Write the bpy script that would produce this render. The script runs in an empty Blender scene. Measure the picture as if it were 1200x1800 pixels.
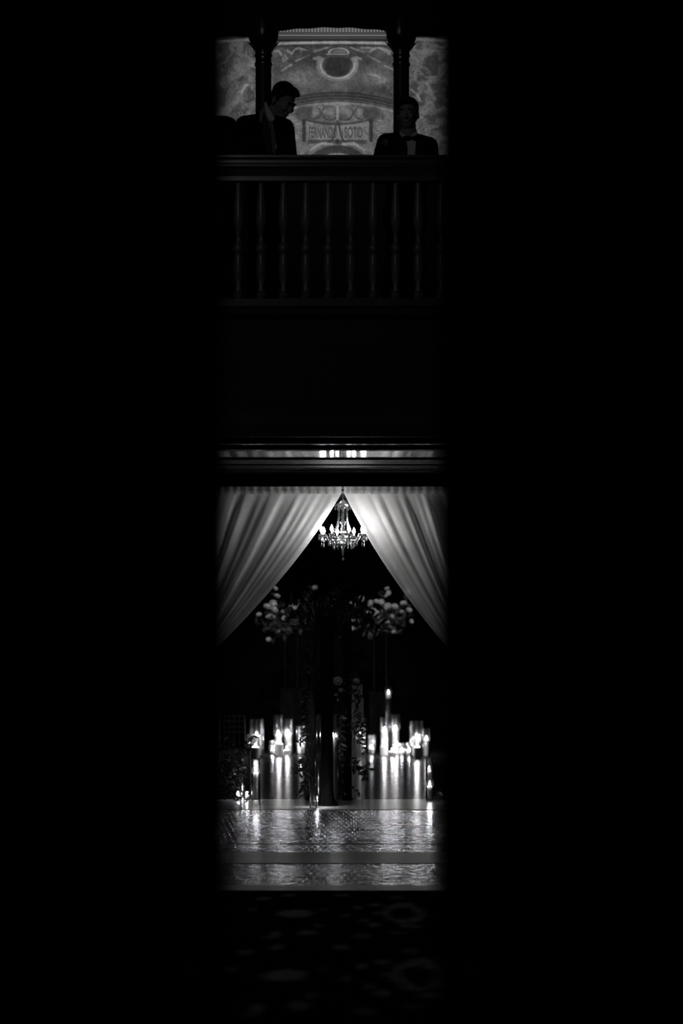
import bpy, bmesh, math, random
import numpy as np
from mathutils import Vector, Matrix, noise
random.seed(7)
PI = math.pi
sc = bpy.context.scene
COL = sc.collection
# ------------------------------------------------------------------ camera
F = 3500.0            # focal length in pixels of the 1200x1800 frame (70 mm on 36 mm tall)
HZ = 1180.0           # picture row of the horizon
EYE = 1.5
cam_d = bpy.data.cameras.new('camera')
cam_d.sensor_fit = 'VERTICAL'; cam_d.sensor_height = 36; cam_d.sensor_width = 24
cam_d.lens = F * 36 / 1800
cam_d.shift_y = (HZ - 900) / 1800
cam_d.clip_start = 0.05; cam_d.clip_end = 200
cam_d.dof.use_dof = True; cam_d.dof.focus_distance = 18.8; cam_d.dof.aperture_fstop = 1.5
cam = bpy.data.objects.new('camera', cam_d); COL.objects.link(cam)
cam.location = (0, 0, EYE); cam.rotation_euler = (PI / 2, 0, 0)
sc.camera = cam
def X(px, Y): return (px - 600) / F * Y
def H(py, Y): return EYE + (HZ - py) / F * Y
def W(px, py, Y): return Vector((X(px, Y), Y, H(py, Y)))
def FY(py): return EYE * F / (py - HZ)           # distance of the floor seen at a row
# ------------------------------------------------------------------ exposure, world, room light
vs = sc.view_settings
sc.display_settings.display_device = 'sRGB'
vs.view_transform = 'Standard'; vs.look = 'None'; vs.exposure = 0.0; vs.gamma = 1.0
vs.use_curve_mapping = False
w = bpy.data.worlds.new('world'); sc.world = w; w.use_nodes = True
w.node_tree.nodes['Background'].inputs[0].default_value = (1, 1, 1, 1)
w.node_tree.nodes['Background'].inputs[1].default_value = 0.0006
sc.cycles.use_denoising = True
sc.cycles.max_bounces = 8; sc.cycles.transparent_max_bounces = 24
sc.cycles.caustics_reflective = True; sc.cycles.caustics_refractive = False
sc.cycles.sample_clamp_indirect = 3.0
MURAL_W = 55.0; HALL_W = 7.5; CANDLE_W = 2.2; BULB_W = 2.2
def light(name, kind, loc, energy, size=1.0, rot=None, to=None, spot=None, parent=None, size_y=None):
    d = bpy.data.lights.new(name, kind); d.energy = energy
    if kind == 'AREA':
        d.size = size
        if size_y: d.shape = 'RECTANGLE'; d.size_y = size_y
    else: d.shadow_soft_size = size
    if spot: d.spot_size = spot; d.spot_blend = 0.9
    o = bpy.data.objects.new(name, d); COL.objects.link(o); o.location = loc
    if to is not None:
        v = Vector(to) - Vector(loc); o.rotation_euler = v.to_track_quat('-Z', 'Y').to_euler()
    if parent: o.parent = parent
    return o
# washer lamps above the gallery columns that light the painted wall
light('gallery_wash', 'SPOT', (X(592, 16.4), 16.4, 7.2), MURAL_W * 3.2, 0.12, to=(X(600, 19.5), 19.5, H(215, 19.5)), spot=math.radians(80))
# unseen spots added in the back room to brighten the white flowers
for sx_, pxf in ((-1.4, 500), (1.6, 672)):
    light('flower_fill_spot', 'SPOT', (sx_, 30.5, 4.9), 520, 0.06, to=(X(pxf, 37.4), 37.4, H(1075, 37.4)), spot=math.radians(17))
# dim unseen area light added to lift the balusters and carpet
light('hall_fill', 'AREA', (-1.6, 9.5, 6.8), HALL_W, 1.2, to=(0.0, 13.5, 2.8))
# ------------------------------------------------------------------ materials
def mat(name, col=0.5, rough=0.5, spec=0.5, metal=0.0, coat=0.0, nodes=None):
    m = bpy.data.materials.new(name); m.use_nodes = True
    b = m.node_tree.nodes['Principled BSDF']
    c = (col, col, col, 1) if not isinstance(col, tuple) else col
    b.inputs['Base Color'].default_value = c
    b.inputs['Roughness'].default_value = rough
    b.inputs['Metallic'].default_value = metal
    b.inputs['Specular IOR Level'].default_value = spec
    if coat: b.inputs['Coat Weight'].default_value = coat; b.inputs['Coat Roughness'].default_value = 0.08
    if nodes: nodes(m.node_tree, b)
    return m
def noise_col(lo, hi, scale, sx=1, sy=1, sz=1, detail=5):
    def f(nt, b):
        tc = nt.nodes.new('ShaderNodeTexCoord'); mp = nt.nodes.new('ShaderNodeMapping')
        mp.inputs['Scale'].default_value = (sx, sy, sz)
        n = nt.nodes.new('ShaderNodeTexNoise'); n.inputs['Scale'].default_value = scale; n.inputs['Detail'].default_value = detail
        r = nt.nodes.new('ShaderNodeValToRGB')
        r.color_ramp.elements[0].position = .32; r.color_ramp.elements[1].position = .68
        r.color_ramp.elements[0].color = (lo, lo, lo, 1); r.color_ramp.elements[1].color = (hi, hi, hi, 1)
        L = nt.links.new
        L(tc.outputs['Object'], mp.inputs['Vector']); L(mp.outputs[0], n.inputs['Vector']); L(n.outputs['Fac'], r.inputs[0]); L(r.outputs[0], b.inputs['Base Color'])
        return n, mp
    return f
def floor_nodes(lo, hi, cs, bump, bs, bsx, bsy, dist=0.01, tile=None):
    def f(nt, b):
        noise_col(lo, hi, cs)(nt, b)
        L = nt.links.new
        tc = nt.nodes.new('ShaderNodeTexCoord'); mp = nt.nodes.new('ShaderNodeMapping'); mp.inputs['Scale'].default_value = (bsx, bsy, 1)
        L(tc.outputs['Object'], mp.inputs['Vector'])
        n = nt.nodes.new('ShaderNodeTexNoise'); n.inputs['Scale'].default_value = bs; n.inputs['Detail'].default_value = 2
        L(mp.outputs[0], n.inputs['Vector'])
        bp = nt.nodes.new('ShaderNodeBump'); bp.inputs['Strength'].default_value = bump; bp.inputs['Distance'].default_value = dist
        src = n.outputs['Fac']
        if tile:
            br = nt.nodes.new('ShaderNodeTexBrick'); br.inputs['Scale'].default_value = 1
            br.inputs['Brick Width'].default_value = tile[0]; br.inputs['Row Height'].default_value = tile[1]
            br.inputs['Mortar Size'].default_value = tile[2]; br.inputs['Mortar Smooth'].default_value = .6
            L(tc.outputs['Object'], br.inputs['Vector'])
            ma = nt.nodes.new('ShaderNodeMath'); ma.operation = 'SUBTRACT'
            L(n.outputs['Fac'], ma.inputs[0]); L(br.outputs['Fac'], ma.inputs[1]); src = ma.outputs[0]
        L(src, bp.inputs['Height']); L(bp.outputs[0], b.inputs['Normal'])
    return f
M = {}
M['black_wood'] = mat('black_wood', .012, .6, .1, nodes=noise_col(.009, .016, 6, 1, 1, .1))
M['dark_wood'] = mat('dark_wood', .05, .32, .5, nodes=noise_col(.035, .065, 5, 1, 1, .12))
M['dark_plaster'] = mat('dark_plaster', .05, .85, .2, nodes=noise_col(.04, .06, 3))
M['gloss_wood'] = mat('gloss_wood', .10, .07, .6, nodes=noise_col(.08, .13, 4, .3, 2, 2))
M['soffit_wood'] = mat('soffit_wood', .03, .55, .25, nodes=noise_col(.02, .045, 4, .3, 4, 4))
M['baluster'] = mat('baluster', .12, .34, .5, nodes=noise_col(.08, .17, 25))
M['column'] = mat('column', .03, .25, .5, nodes=noise_col(.02, .04, 8))
M['brass'] = mat('brass', .5, .25, metal=1.0)
M['old_brass'] = mat('old_brass', .16, .3, metal=1.0)
M['dance'] = mat('dance_floor_wood', .07, .2, .5, nodes=floor_nodes(.045, .085, 2.2, .25, 5, 2.0, .5, .006))
def half_gloss(m, fac, rough):
    nt = m.node_tree; p = nt.nodes['Principled BSDF']; L = nt.links.new
    p.inputs['Specular IOR Level'].default_value = 0.0; p.inputs['IOR'].default_value = 1.0
    g = nt.nodes.new('ShaderNodeBsdfGlossy'); g.inputs['Roughness'].default_value = rough
    mx = nt.nodes.new('ShaderNodeMixShader'); mx.inputs[0].default_value = fac
    for l in list(p.inputs['Normal'].links): L(l.from_socket, g.inputs['Normal'])
    L(p.outputs[0], mx.inputs[1]); L(g.outputs[0], mx.inputs[2]); L(mx.outputs[0], nt.nodes['Material Output'].inputs[0])
half_gloss(M['dance'], .24, .2)
M['threshold'] = mat('threshold_marble', .65, .26, .7, nodes=noise_col(.58, .70, 2, 1, 3, 1))
M['tile'] = mat('glossy_tile', .34, .2, .9, nodes=floor_nodes(.26, .40, 1.3, 1.0, 16, 1.0, .6, .006, tile=(.05, .26, .006)))
M['border'] = mat('floor_border', .42, .32, .7, nodes=noise_col(.28, .38, 2))
for k_ in ('threshold', 'tile', 'border'): M[k_].node_tree.nodes['Principled BSDF'].inputs['IOR'].default_value = 1.9
M['groove'] = mat('floor_groove', .03, .7)
M['wax'] = mat('wax', .85, .5, .3)
M['wax'].node_tree.nodes['Principled BSDF'].inputs['Subsurface Weight'].default_value = 1.0
M['wax'].node_tree.nodes['Principled BSDF'].inputs['Subsurface Radius'].default_value = (.12, .12, .12)
M['wick'] = mat('wick', .02, .9)
M['leaf'] = mat('leaf', .035, .45, .5, nodes=noise_col(.02, .05, 30))
M['pale_leaf'] = mat('pale_leaf', .12, .4, .5, nodes=noise_col(.08, .16, 30))
M['stem'] = mat('stem', .03, .7)
M['petal'] = mat('petal', .75, .6, .2, nodes=noise_col(.65, .82, 20))
M['dark_post'] = mat('dark_post', .005, .85, .04, nodes=noise_col(.003, .007, 14, 1, 1, .3))
M['bark'] = mat('bark', .03, .85, .1, nodes=noise_col(.008, .05, 24, 1, 1, .35))
M['suit'] = mat('suit_cloth', .008, .9, .05, nodes=noise_col(.006, .010, 60))
M['satin'] = mat('satin', .005, .5, .15)
M['shirt'] = mat('shirt_cotton', .75, .8, .2)
M['tie'] = mat('tie_silk', .06, .5, .4, nodes=noise_col(.02, .14, 120))
M['skin'] = mat('skin', .28, .55, .3, nodes=noise_col(.26, .31, 18))
M['hair'] = mat('hair', .008, .6, .2, nodes=noise_col(.005, .012, 60, 1, 1, .2))
M['fabric'] = mat('white_cloth', .5, .9, .1)
M['chair'] = mat('chair_wood', .22, .4, .5, nodes=noise_col(.18, .26, 20))
M['upholstery'] = mat('upholstery', .01, .9, .1, nodes=noise_col(.008, .013, 40))
M['paint_letter'] = mat('letter_paint', .15, .85, .1)
def flame_mat(name, s):
    m = bpy.data.materials.new(name); m.use_nodes = True; nt = m.node_tree
    nt.nodes.remove(nt.nodes['Principled BSDF'])
    e = nt.nodes.new('ShaderNodeEmission'); e.inputs[1].default_value = s
    t = nt.nodes.new('ShaderNodeBsdfTransparent'); a = nt.nodes.new('ShaderNodeAddShader')
    nt.links.new(e.outputs[0], a.inputs[0]); nt.links.new(t.outputs[0], a.inputs[1])
    nt.links.new(a.outputs[0], nt.nodes['Material Output'].inputs[0])
    m.cycles.emission_sampling = 'NONE'
    return m
M['flame'] = flame_mat('flame', 14.0)
M['bulb'] = flame_mat('bulb', 16.0)
def glass_mat(name, tint=.97, rough=.03, ior=1.5, base=0.0):
    m = bpy.data.materials.new(name); m.use_nodes = True; nt = m.node_tree; L = nt.links.new
    nt.nodes.remove(nt.nodes['Principled BSDF'])
    t = nt.nodes.new('ShaderNodeBsdfTransparent'); t.inputs[0].default_value = (tint, tint, tint, 1)
    g = nt.nodes.new('ShaderNodeBsdfGlossy'); g.inputs['Roughness'].default_value = rough
    fr = nt.nodes.new('ShaderNodeFresnel'); fr.inputs[0].default_value = ior
    mx = nt.nodes.new('ShaderNodeMixShader'); fac = fr.outputs[0]
    if base:
        ma = nt.nodes.new('ShaderNodeMath'); ma.operation = 'ADD'; ma.inputs[1].default_value = base; ma.use_clamp = True
        L(fr.outputs[0], ma.inputs[0]); fac = ma.outputs[0]
    L(fac, mx.inputs[0]); L(t.outputs[0], mx.inputs[1]); L(g.outputs[0], mx.inputs[2])
    L(mx.outputs[0], nt.nodes['Material Output'].inputs[0])
    return m
M['glass'] = glass_mat('vase_glass', .95, .14, 1.5, .07)
M['crystal'] = glass_mat('crystal', .92, .18, 1.7, .5)
def drape_mat():
    m = bpy.data.materials.new('sheer_drape'); m.use_nodes = True; nt = m.node_tree; L = nt.links.new
    nt.nodes.remove(nt.nodes['Principled BSDF'])
    d = nt.nodes.new('ShaderNodeBsdfDiffuse'); d.inputs[0].default_value = (.78, .78, .78, 1)
    t = nt.nodes.new('ShaderNodeBsdfTranslucent'); t.inputs[0].default_value = (.8, .8, .8, 1)
    tr = nt.nodes.new('ShaderNodeBsdfTransparent')
    a = nt.nodes.new('ShaderNodeMixShader'); a.inputs[0].default_value = .55
    b = nt.nodes.new('ShaderNodeMixShader')
    lw = nt.nodes.new('ShaderNodeLayerWeight'); lw.inputs[0].default_value = .35
    r = nt.nodes.new('ShaderNodeMapRange'); r.inputs[1].default_value = 0; r.inputs[2].default_value = 1; r.inputs[3].default_value = .68; r.inputs[4].default_value = .98
    tc = nt.nodes.new('ShaderNodeTexCoord'); n = nt.nodes.new('ShaderNodeTexNoise'); n.inputs['Scale'].default_value = 160
    bp = nt.nodes.new('ShaderNodeBump'); bp.inputs['Strength'].default_value = .15; bp.inputs['Distance'].default_value = .002
    L(tc.outputs['Object'], n.inputs['Vector']); L(n.outputs['Fac'], bp.inputs['Height']); L(bp.outputs[0], d.inputs['Normal'])
    L(d.outputs[0], a.inputs[1]); L(t.outputs[0], a.inputs[2]); L(lw.outputs['Facing'], r.inputs[0]); L(r.outputs[0], b.inputs[0])
    L(tr.outputs[0], b.inputs[1]); L(a.outputs[0], b.inputs[2]); L(b.outputs[0], nt.nodes['Material Output'].inputs[0])
    return m
M['drape'] = drape_mat()
def attr_mat(name, rough=.9, spec=.15):
    def f(nt, b):
        a = nt.nodes.new('ShaderNodeAttribute'); a.attribute_name = 'paint'
        n = nt.nodes.new('ShaderNodeTexNoise'); n.inputs['Scale'].default_value = 30
        mr = nt.nodes.new('ShaderNodeMapRange'); mr.inputs[3].default_value = .8; mr.inputs[4].default_value = 1.2
        mx = nt.nodes.new('ShaderNodeMix'); mx.data_type = 'RGBA'; mx.blend_type = 'MULTIPLY'; mx.inputs[0].default_value = 1
        tc = nt.nodes.new('ShaderNodeTexCoord'); L = nt.links.new
        L(tc.outputs['Object'], n.inputs['Vector']); L(n.outputs['Fac'], mr.inputs[0]); L(a.outputs['Color'], mx.inputs[6]); L(mr.outputs[0], mx.inputs[7])
        L(mx.outputs[2], b.inputs['Base Color'])
    return mat(name, .3, rough, spec, nodes=f)
M['mural'] = attr_mat('mural_paint'); M['carpet'] = attr_mat('carpet_pile', 1.0, .0)
# ------------------------------------------------------------------ mesh builder
def V(*a): return Vector(a)
class MB:
    def __init__(s): s.v = []; s.f = []
    def add(s, vs_, fs):
        n = len(s.v); s.v += [tuple(p) for p in vs_]; s.f += [tuple(i + n for i in f) for f in fs]; return s
    def box(s, x0, x1, y0, y1, z0, z1):
        p = [(x, y, z) for z in (z0, z1) for y in (y0, y1) for x in (x0, x1)]
        return s.add(p, [(0, 2, 3, 1), (4, 5, 7, 6), (0, 1, 5, 4), (2, 6, 7, 3), (0, 4, 6, 2), (1, 3, 7, 5)])
    def lathe(s, prof, c=(0, 0, 0), seg=16, cap=True, sx=1, sy=1):
        vs_ = []; fs = []
        for r, z in prof:
            for k in range(seg):
                a = 2 * PI * k / seg; vs_.append((c[0] + r * sx * math.cos(a), c[1] + r * sy * math.sin(a), c[2] + z))
        for i in range(len(prof) - 1):
            for k in range(seg):
                k2 = (k + 1) % seg
                fs.append((i * seg + k, i * seg + k2, (i + 1) * seg + k2, (i + 1) * seg + k))
        if cap:
            if prof[0][0] > 1e-5: fs.append(tuple(reversed(range(seg))))
            if prof[-1][0] > 1e-5: fs.append(tuple((len(prof) - 1) * seg + k for k in range(seg)))
        return s.add(vs_, fs)
    def tube(s, pts, r, seg=8):
        pts = [Vector(p) for p in pts]; n = len(pts)
        rr = r if isinstance(r, (list, tuple)) else [r] * n
        vs_ = []; fs = []; up = None
        for i, p in enumerate(pts):
            d = (pts[min(i + 1, n - 1)] - pts[max(i - 1, 0)]).normalized()
            if up is None: up = d.orthogonal().normalized()
            up = (up - d * up.dot(d)).normalized(); q = d.cross(up)
            for k in range(seg):
                a = 2 * PI * k / seg; vs_.append(p + (up * math.cos(a) + q * math.sin(a)) * rr[i])
        for i in range(n - 1):
            for k in range(seg):
                k2 = (k + 1) % seg; fs.append((i * seg + k, i * seg + k2, (i + 1) * seg + k2, (i + 1) * seg + k))
        fs += [tuple(reversed(range(seg))), tuple((n - 1) * seg + k for k in range(seg))]
        return s.add(vs_, fs)
    def ell(s, c, r, rot=None, seg=14, rings=9):
        c = Vector(c); R = rot if rot is not None else Matrix.Identity(3)
        r = (r, r, r) if not isinstance(r, (list, tuple)) else r
        vs_ = [c + R @ V(0, 0, -r[2])]; fs = []
        for i in range(1, rings):
            t = PI * i / rings - PI / 2
            for k in range(seg):
                a = 2 * PI * k / seg; vs_.append(c + R @ V(r[0] * math.cos(t) * math.cos(a), r[1] * math.cos(t) * math.sin(a), r[2] * math.sin(t)))
        vs_.append(c + R @ V(0, 0, r[2])); top = len(vs_) - 1
        for k in range(seg):
            k2 = (k + 1) % seg; fs.append((0, 1 + k2, 1 + k)); fs.append((top, top - seg + k, top - seg + k2))
        for i in range(rings - 2):
            for k in range(seg):
                k2 = (k + 1) % seg; fs.append((1 + i * seg + k, 1 + i * seg + k2, 1 + (i + 1) * seg + k2, 1 + (i + 1) * seg + k))
        return s.add(vs_, fs)
    def prism_x(s, prof, x0, x1):                     # (y,z) profile swept along x
        n = len(prof); vs_ = [(x0, y, z) for y, z in prof] + [(x1, y, z) for y, z in prof]
        fs = [(i, (i + 1) % n, (i + 1) % n + n, i + n) for i in range(n)] + [tuple(reversed(range(n))), tuple(range(n, 2 * n))]
        return s.add(vs_, fs)
    def extrude_y(s, outline, y0, y1):                # (x,z) outline with thickness in y
        n = len(outline); vs_ = [(x, y0, z) for x, z in outline] + [(x, y1, z) for x, z in outline]
        fs = [(i, (i + 1) % n, (i + 1) % n + n, i + n) for i in range(n)] + [tuple(range(n)), tuple(reversed(range(n, 2 * n)))]
        return s.add(vs_, fs)
    def leaf(s, base, d, nrm, L, wd):
        base = Vector(base); d = Vector(d).normalized(); nrm = Vector(nrm); sd = d.cross(nrm)
        if sd.length < 1e-4: sd = d.orthogonal()
        sd.normalize(); nn = sd.cross(d)
        ts = [(.0, .06), (.25, .75), (.5, 1.0), (.75, .65), (1.0, .02)]; vs_ = []; fs = []
        for t, ww in ts:
            c = base + d * L * t - nn * (L * .22 * t * t)
            vs_ += [c - sd * wd * ww * .5 + nn * wd * .14 * ww, c, c + sd * wd * ww * .5 + nn * wd * .14 * ww]
        for i in range(len(ts) - 1):
            a = i * 3; fs += [(a, a + 1, a + 4, a + 3), (a + 1, a + 2, a + 5, a + 4)]
        return s.add(vs_, fs)
    def build(s, name, m, parent=None, smooth=True, bevel=0, loc=None, fix=True):
        me = bpy.data.meshes.new(name); me.from_pydata(s.v, [], s.f); me.update()
        if fix:
            b = bmesh.new(); b.from_mesh(me); bmesh.ops.recalc_face_normals(b, faces=b.faces); b.to_mesh(me); b.free()
        me.materials.append(m)
        if smooth:
            me.polygons.foreach_set('use_smooth', [True] * len(me.polygons))
            try: me.set_sharp_from_angle(angle=math.radians(40))
            except Exception: pass
        o = bpy.data.objects.new(name, me); COL.objects.link(o)
        if loc is not None: o.location = loc
        if parent: o.parent = parent
        if bevel:
            md = o.modifiers.new('bevel', 'BEVEL'); md.width = bevel; md.segments = 2; md.limit_method = 'ANGLE'
        return o
def tag(o, label=None, cat=None, group=None, kind=None):
    if label: o['label'] = label
    if cat: o['category'] = cat
    if group: o['group'] = group
    if kind: o['kind'] = kind
    return o
def thing(name, loc, label, cat, group=None, rz=0):
    o = bpy.data.objects.new(name, None); COL.objects.link(o); o.location = loc; o.rotation_euler.z = rz
    o.empty_display_size = .1
    return tag(o, label, cat, group)
def struct(name, mb, m, label, cat, **k):
    return tag(mb.build(name, m, **k), label, cat, kind='structure')
def copy_tree(o, parent=None):
    c = o.copy(); COL.objects.link(c); c.parent = parent
    for ch in list(o.children): copy_tree(ch, c)
    return c
# ------------------------------------------------------------------ floor
YE = FY(1565); YB = 14.6
def slab(name, y0, y1, m, label, x=6.0, top=0.0, cat='floor'):
    return struct(name, MB().box(-x, x, y0, y1, top - .2, top), M[m], label, cat, smooth=False)
zones = [('floor_border', 1565, 1556, 'border', 'pale smooth stone border strip next to the dark carpet'),
         ('floor_tile', 1556, 1519, 'tile', 'narrow band of glossy rippled floor tile nearest the carpet'),
         ('floor_groove', 1519, 1517, 'groove', 'dark groove line across the pale floor'),
         ('floor_band', 1517, 1498, 'border', 'smooth pale stone band between the two rippled tile zones'),
         ('floor_tile', 1498, 1484, 'tile', 'thin strip of rippled tile just behind the smooth pale band'),
         ('floor_groove', 1484, 1483, 'groove', 'fine dark joint line in the middle of the rippled tile'),
         ('floor_tile', 1483, 1424, 'tile', 'wide field of glossy rippled floor tile in front of the black pedestal'),
         ('floor_groove', 1424, 1422.6, 'groove', 'dark joint line right in front of the marble threshold'),
         ('floor_threshold', 1422.6, 1405, 'threshold', 'bright smooth marble threshold under the black pedestal'),]
for nm, a, b_, m_, lb in zones: slab(nm, FY(a), FY(b_), m_, lb)
slab('floor', FY(1405), 42, 'dance', 'dark polished wooden dance floor reflecting the candles', x=8)
# ------------------------------------------------------------------ painted grids (carpet and mural)
def fbm(x, y, s, o=4, seed=0):
    rs = np.random.RandomState(seed); out = np.zeros_like(x); amp = 1; tot = 0
    for k in range(o):
        g = rs.rand(64, 64); fx = x / s * 2 ** k; fy = y / s * 2 ** k
        ix = np.floor(fx).astype(int); iy = np.floor(fy).astype(int); tx = fx - ix; ty = fy - iy
        tx = tx * tx * (3 - 2 * tx); ty = ty * ty * (3 - 2 * ty)
        a = g[iy % 64, ix % 64]; b = g[iy % 64, (ix + 1) % 64]; c = g[(iy + 1) % 64, ix % 64]; d = g[(iy + 1) % 64, (ix + 1) % 64]
        out += amp * ((a * (1 - tx) + b * tx) * (1 - ty) + (c * (1 - tx) + d * tx) * ty); tot += amp; amp *= .5
    return out / tot
def grid_obj(name, xs, ys, to3, col, m):
    nx, ny = len(xs), len(ys); gx, gy = np.meshgrid(xs, ys)
    P = to3(gx.ravel(), gy.ravel()); me = bpy.data.meshes.new(name)
    i = np.arange(nx * ny).reshape(ny, nx)
    q = np.stack([i[:-1, :-1], i[1:, :-1], i[1:, 1:], i[:-1, 1:]], -1).reshape(-1, 4)
    me.vertices.add(nx * ny); me.vertices.foreach_set('co', P.astype(np.float32).ravel())
    me.loops.add(q.size); me.loops.foreach_set('vertex_index', q.ravel().astype(np.int32))
    me.polygons.add(len(q)); me.polygons.foreach_set('loop_start', (np.arange(len(q)) * 4).astype(np.int32))
    me.update(); me.validate()
    a = me.color_attributes.new('paint', 'FLOAT_COLOR', 'POINT')
    c = np.ones((nx * ny, 4), np.float32); c[:, :3] = col(gx, gy).ravel()[:, None]; a.data.foreach_set('color', c.ravel())
    me.materials.append(m); o = bpy.data.objects.new(name, me); COL.objects.link(o); return o
def sm(d, w=1.0): return np.clip(.5 - d / w, 0, 1)
def carpet_col(x, y):
    base = np.full_like(x, .012)
    py = HZ + EYE * F / np.maximum(y, .5)
    # one repeat of the woven design is 2.5 m long; drawn from the row it shows between 1590 and 1705
    v = 0 * x
    u_ = ((x + .55 + 1.2) % 2.4) - 1.2 - .0        # mirrored motif columns
    yy = (y - 12.3 + 1.25) % 2.5 - 1.25
    def blob(cx, cy, rx, ry, a, hollow=0):
        nonlocal v
        q = np.sqrt(((u_ - cx) / rx) ** 2 + ((yy - cy) / ry) ** 2) + (fbm(x, y, .06, 2, 5) - .5) * .5
        mk = sm(q - 1, .35)
        if hollow: mk = mk * (1 - sm(q - hollow, .25))
        v = np.maximum(v, mk * a)
    ox = .55 - .0
    def BX(px, Y0=12.3): return (px - 600) / F * Y0 + ox
    blob(BX(520), 0, .11, .19, .7)
    for px, dy, rx, ry, a in [(494, -.95, .04, .12, .5), (545, -.9, .05, .12, .55), (487, -1.12, .05, .08, .3), (628, .3, .03, .1, .5), (608, -.1, .03, .1, .35),
                              (638, -.35, .03, .08, .4), (632, -1.05, .05, .1, .35), (660, .45, .035, .09, .6), (655, -.55, .04, .1, .6), (668, .02, .045, .07, .45),
                              (715, .5, .07, .06, .55), (716, -.6, .06, .08, .5), (705, .85, .05, .1, .3), (570, .2, .03, .08, .2), (600, 1.0, .05, .1, .45),
                              (500, 1.0, .04, .1, .5), (455, .8, .05, .1, .45), (440, .2, .03, .1, .3), (560, -.6, .03, .1, .35), (690, -.9, .05, .06, .3)]:
        blob(BX(px), dy, rx, ry, a)
    blob(BX(708), 0, .13, .48, .6, .66)
    return base + v * .42 * (.6 + .8 * fbm(x, y, .03, 2, 3))
car = grid_obj('carpet', np.arange(-4.8, 4.81, .03), np.arange(8.0, YE + .0001, .04), lambda x, y: np.stack([x, y, 0 * x + .004], 1), carpet_col, M['carpet'])
tag(car, 'dark patterned carpet with pale oval medallions in front of the bright floor', 'carpet', kind='structure')
slab('floor_boards', -4, 8.0, 'black_wood', 'dark floor of the unlit room by the doors', x=5)
slab('floor_underlay', 8.0, YE, 'black_wood', 'dark hall floor beneath the patterned carpet', x=6)
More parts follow.
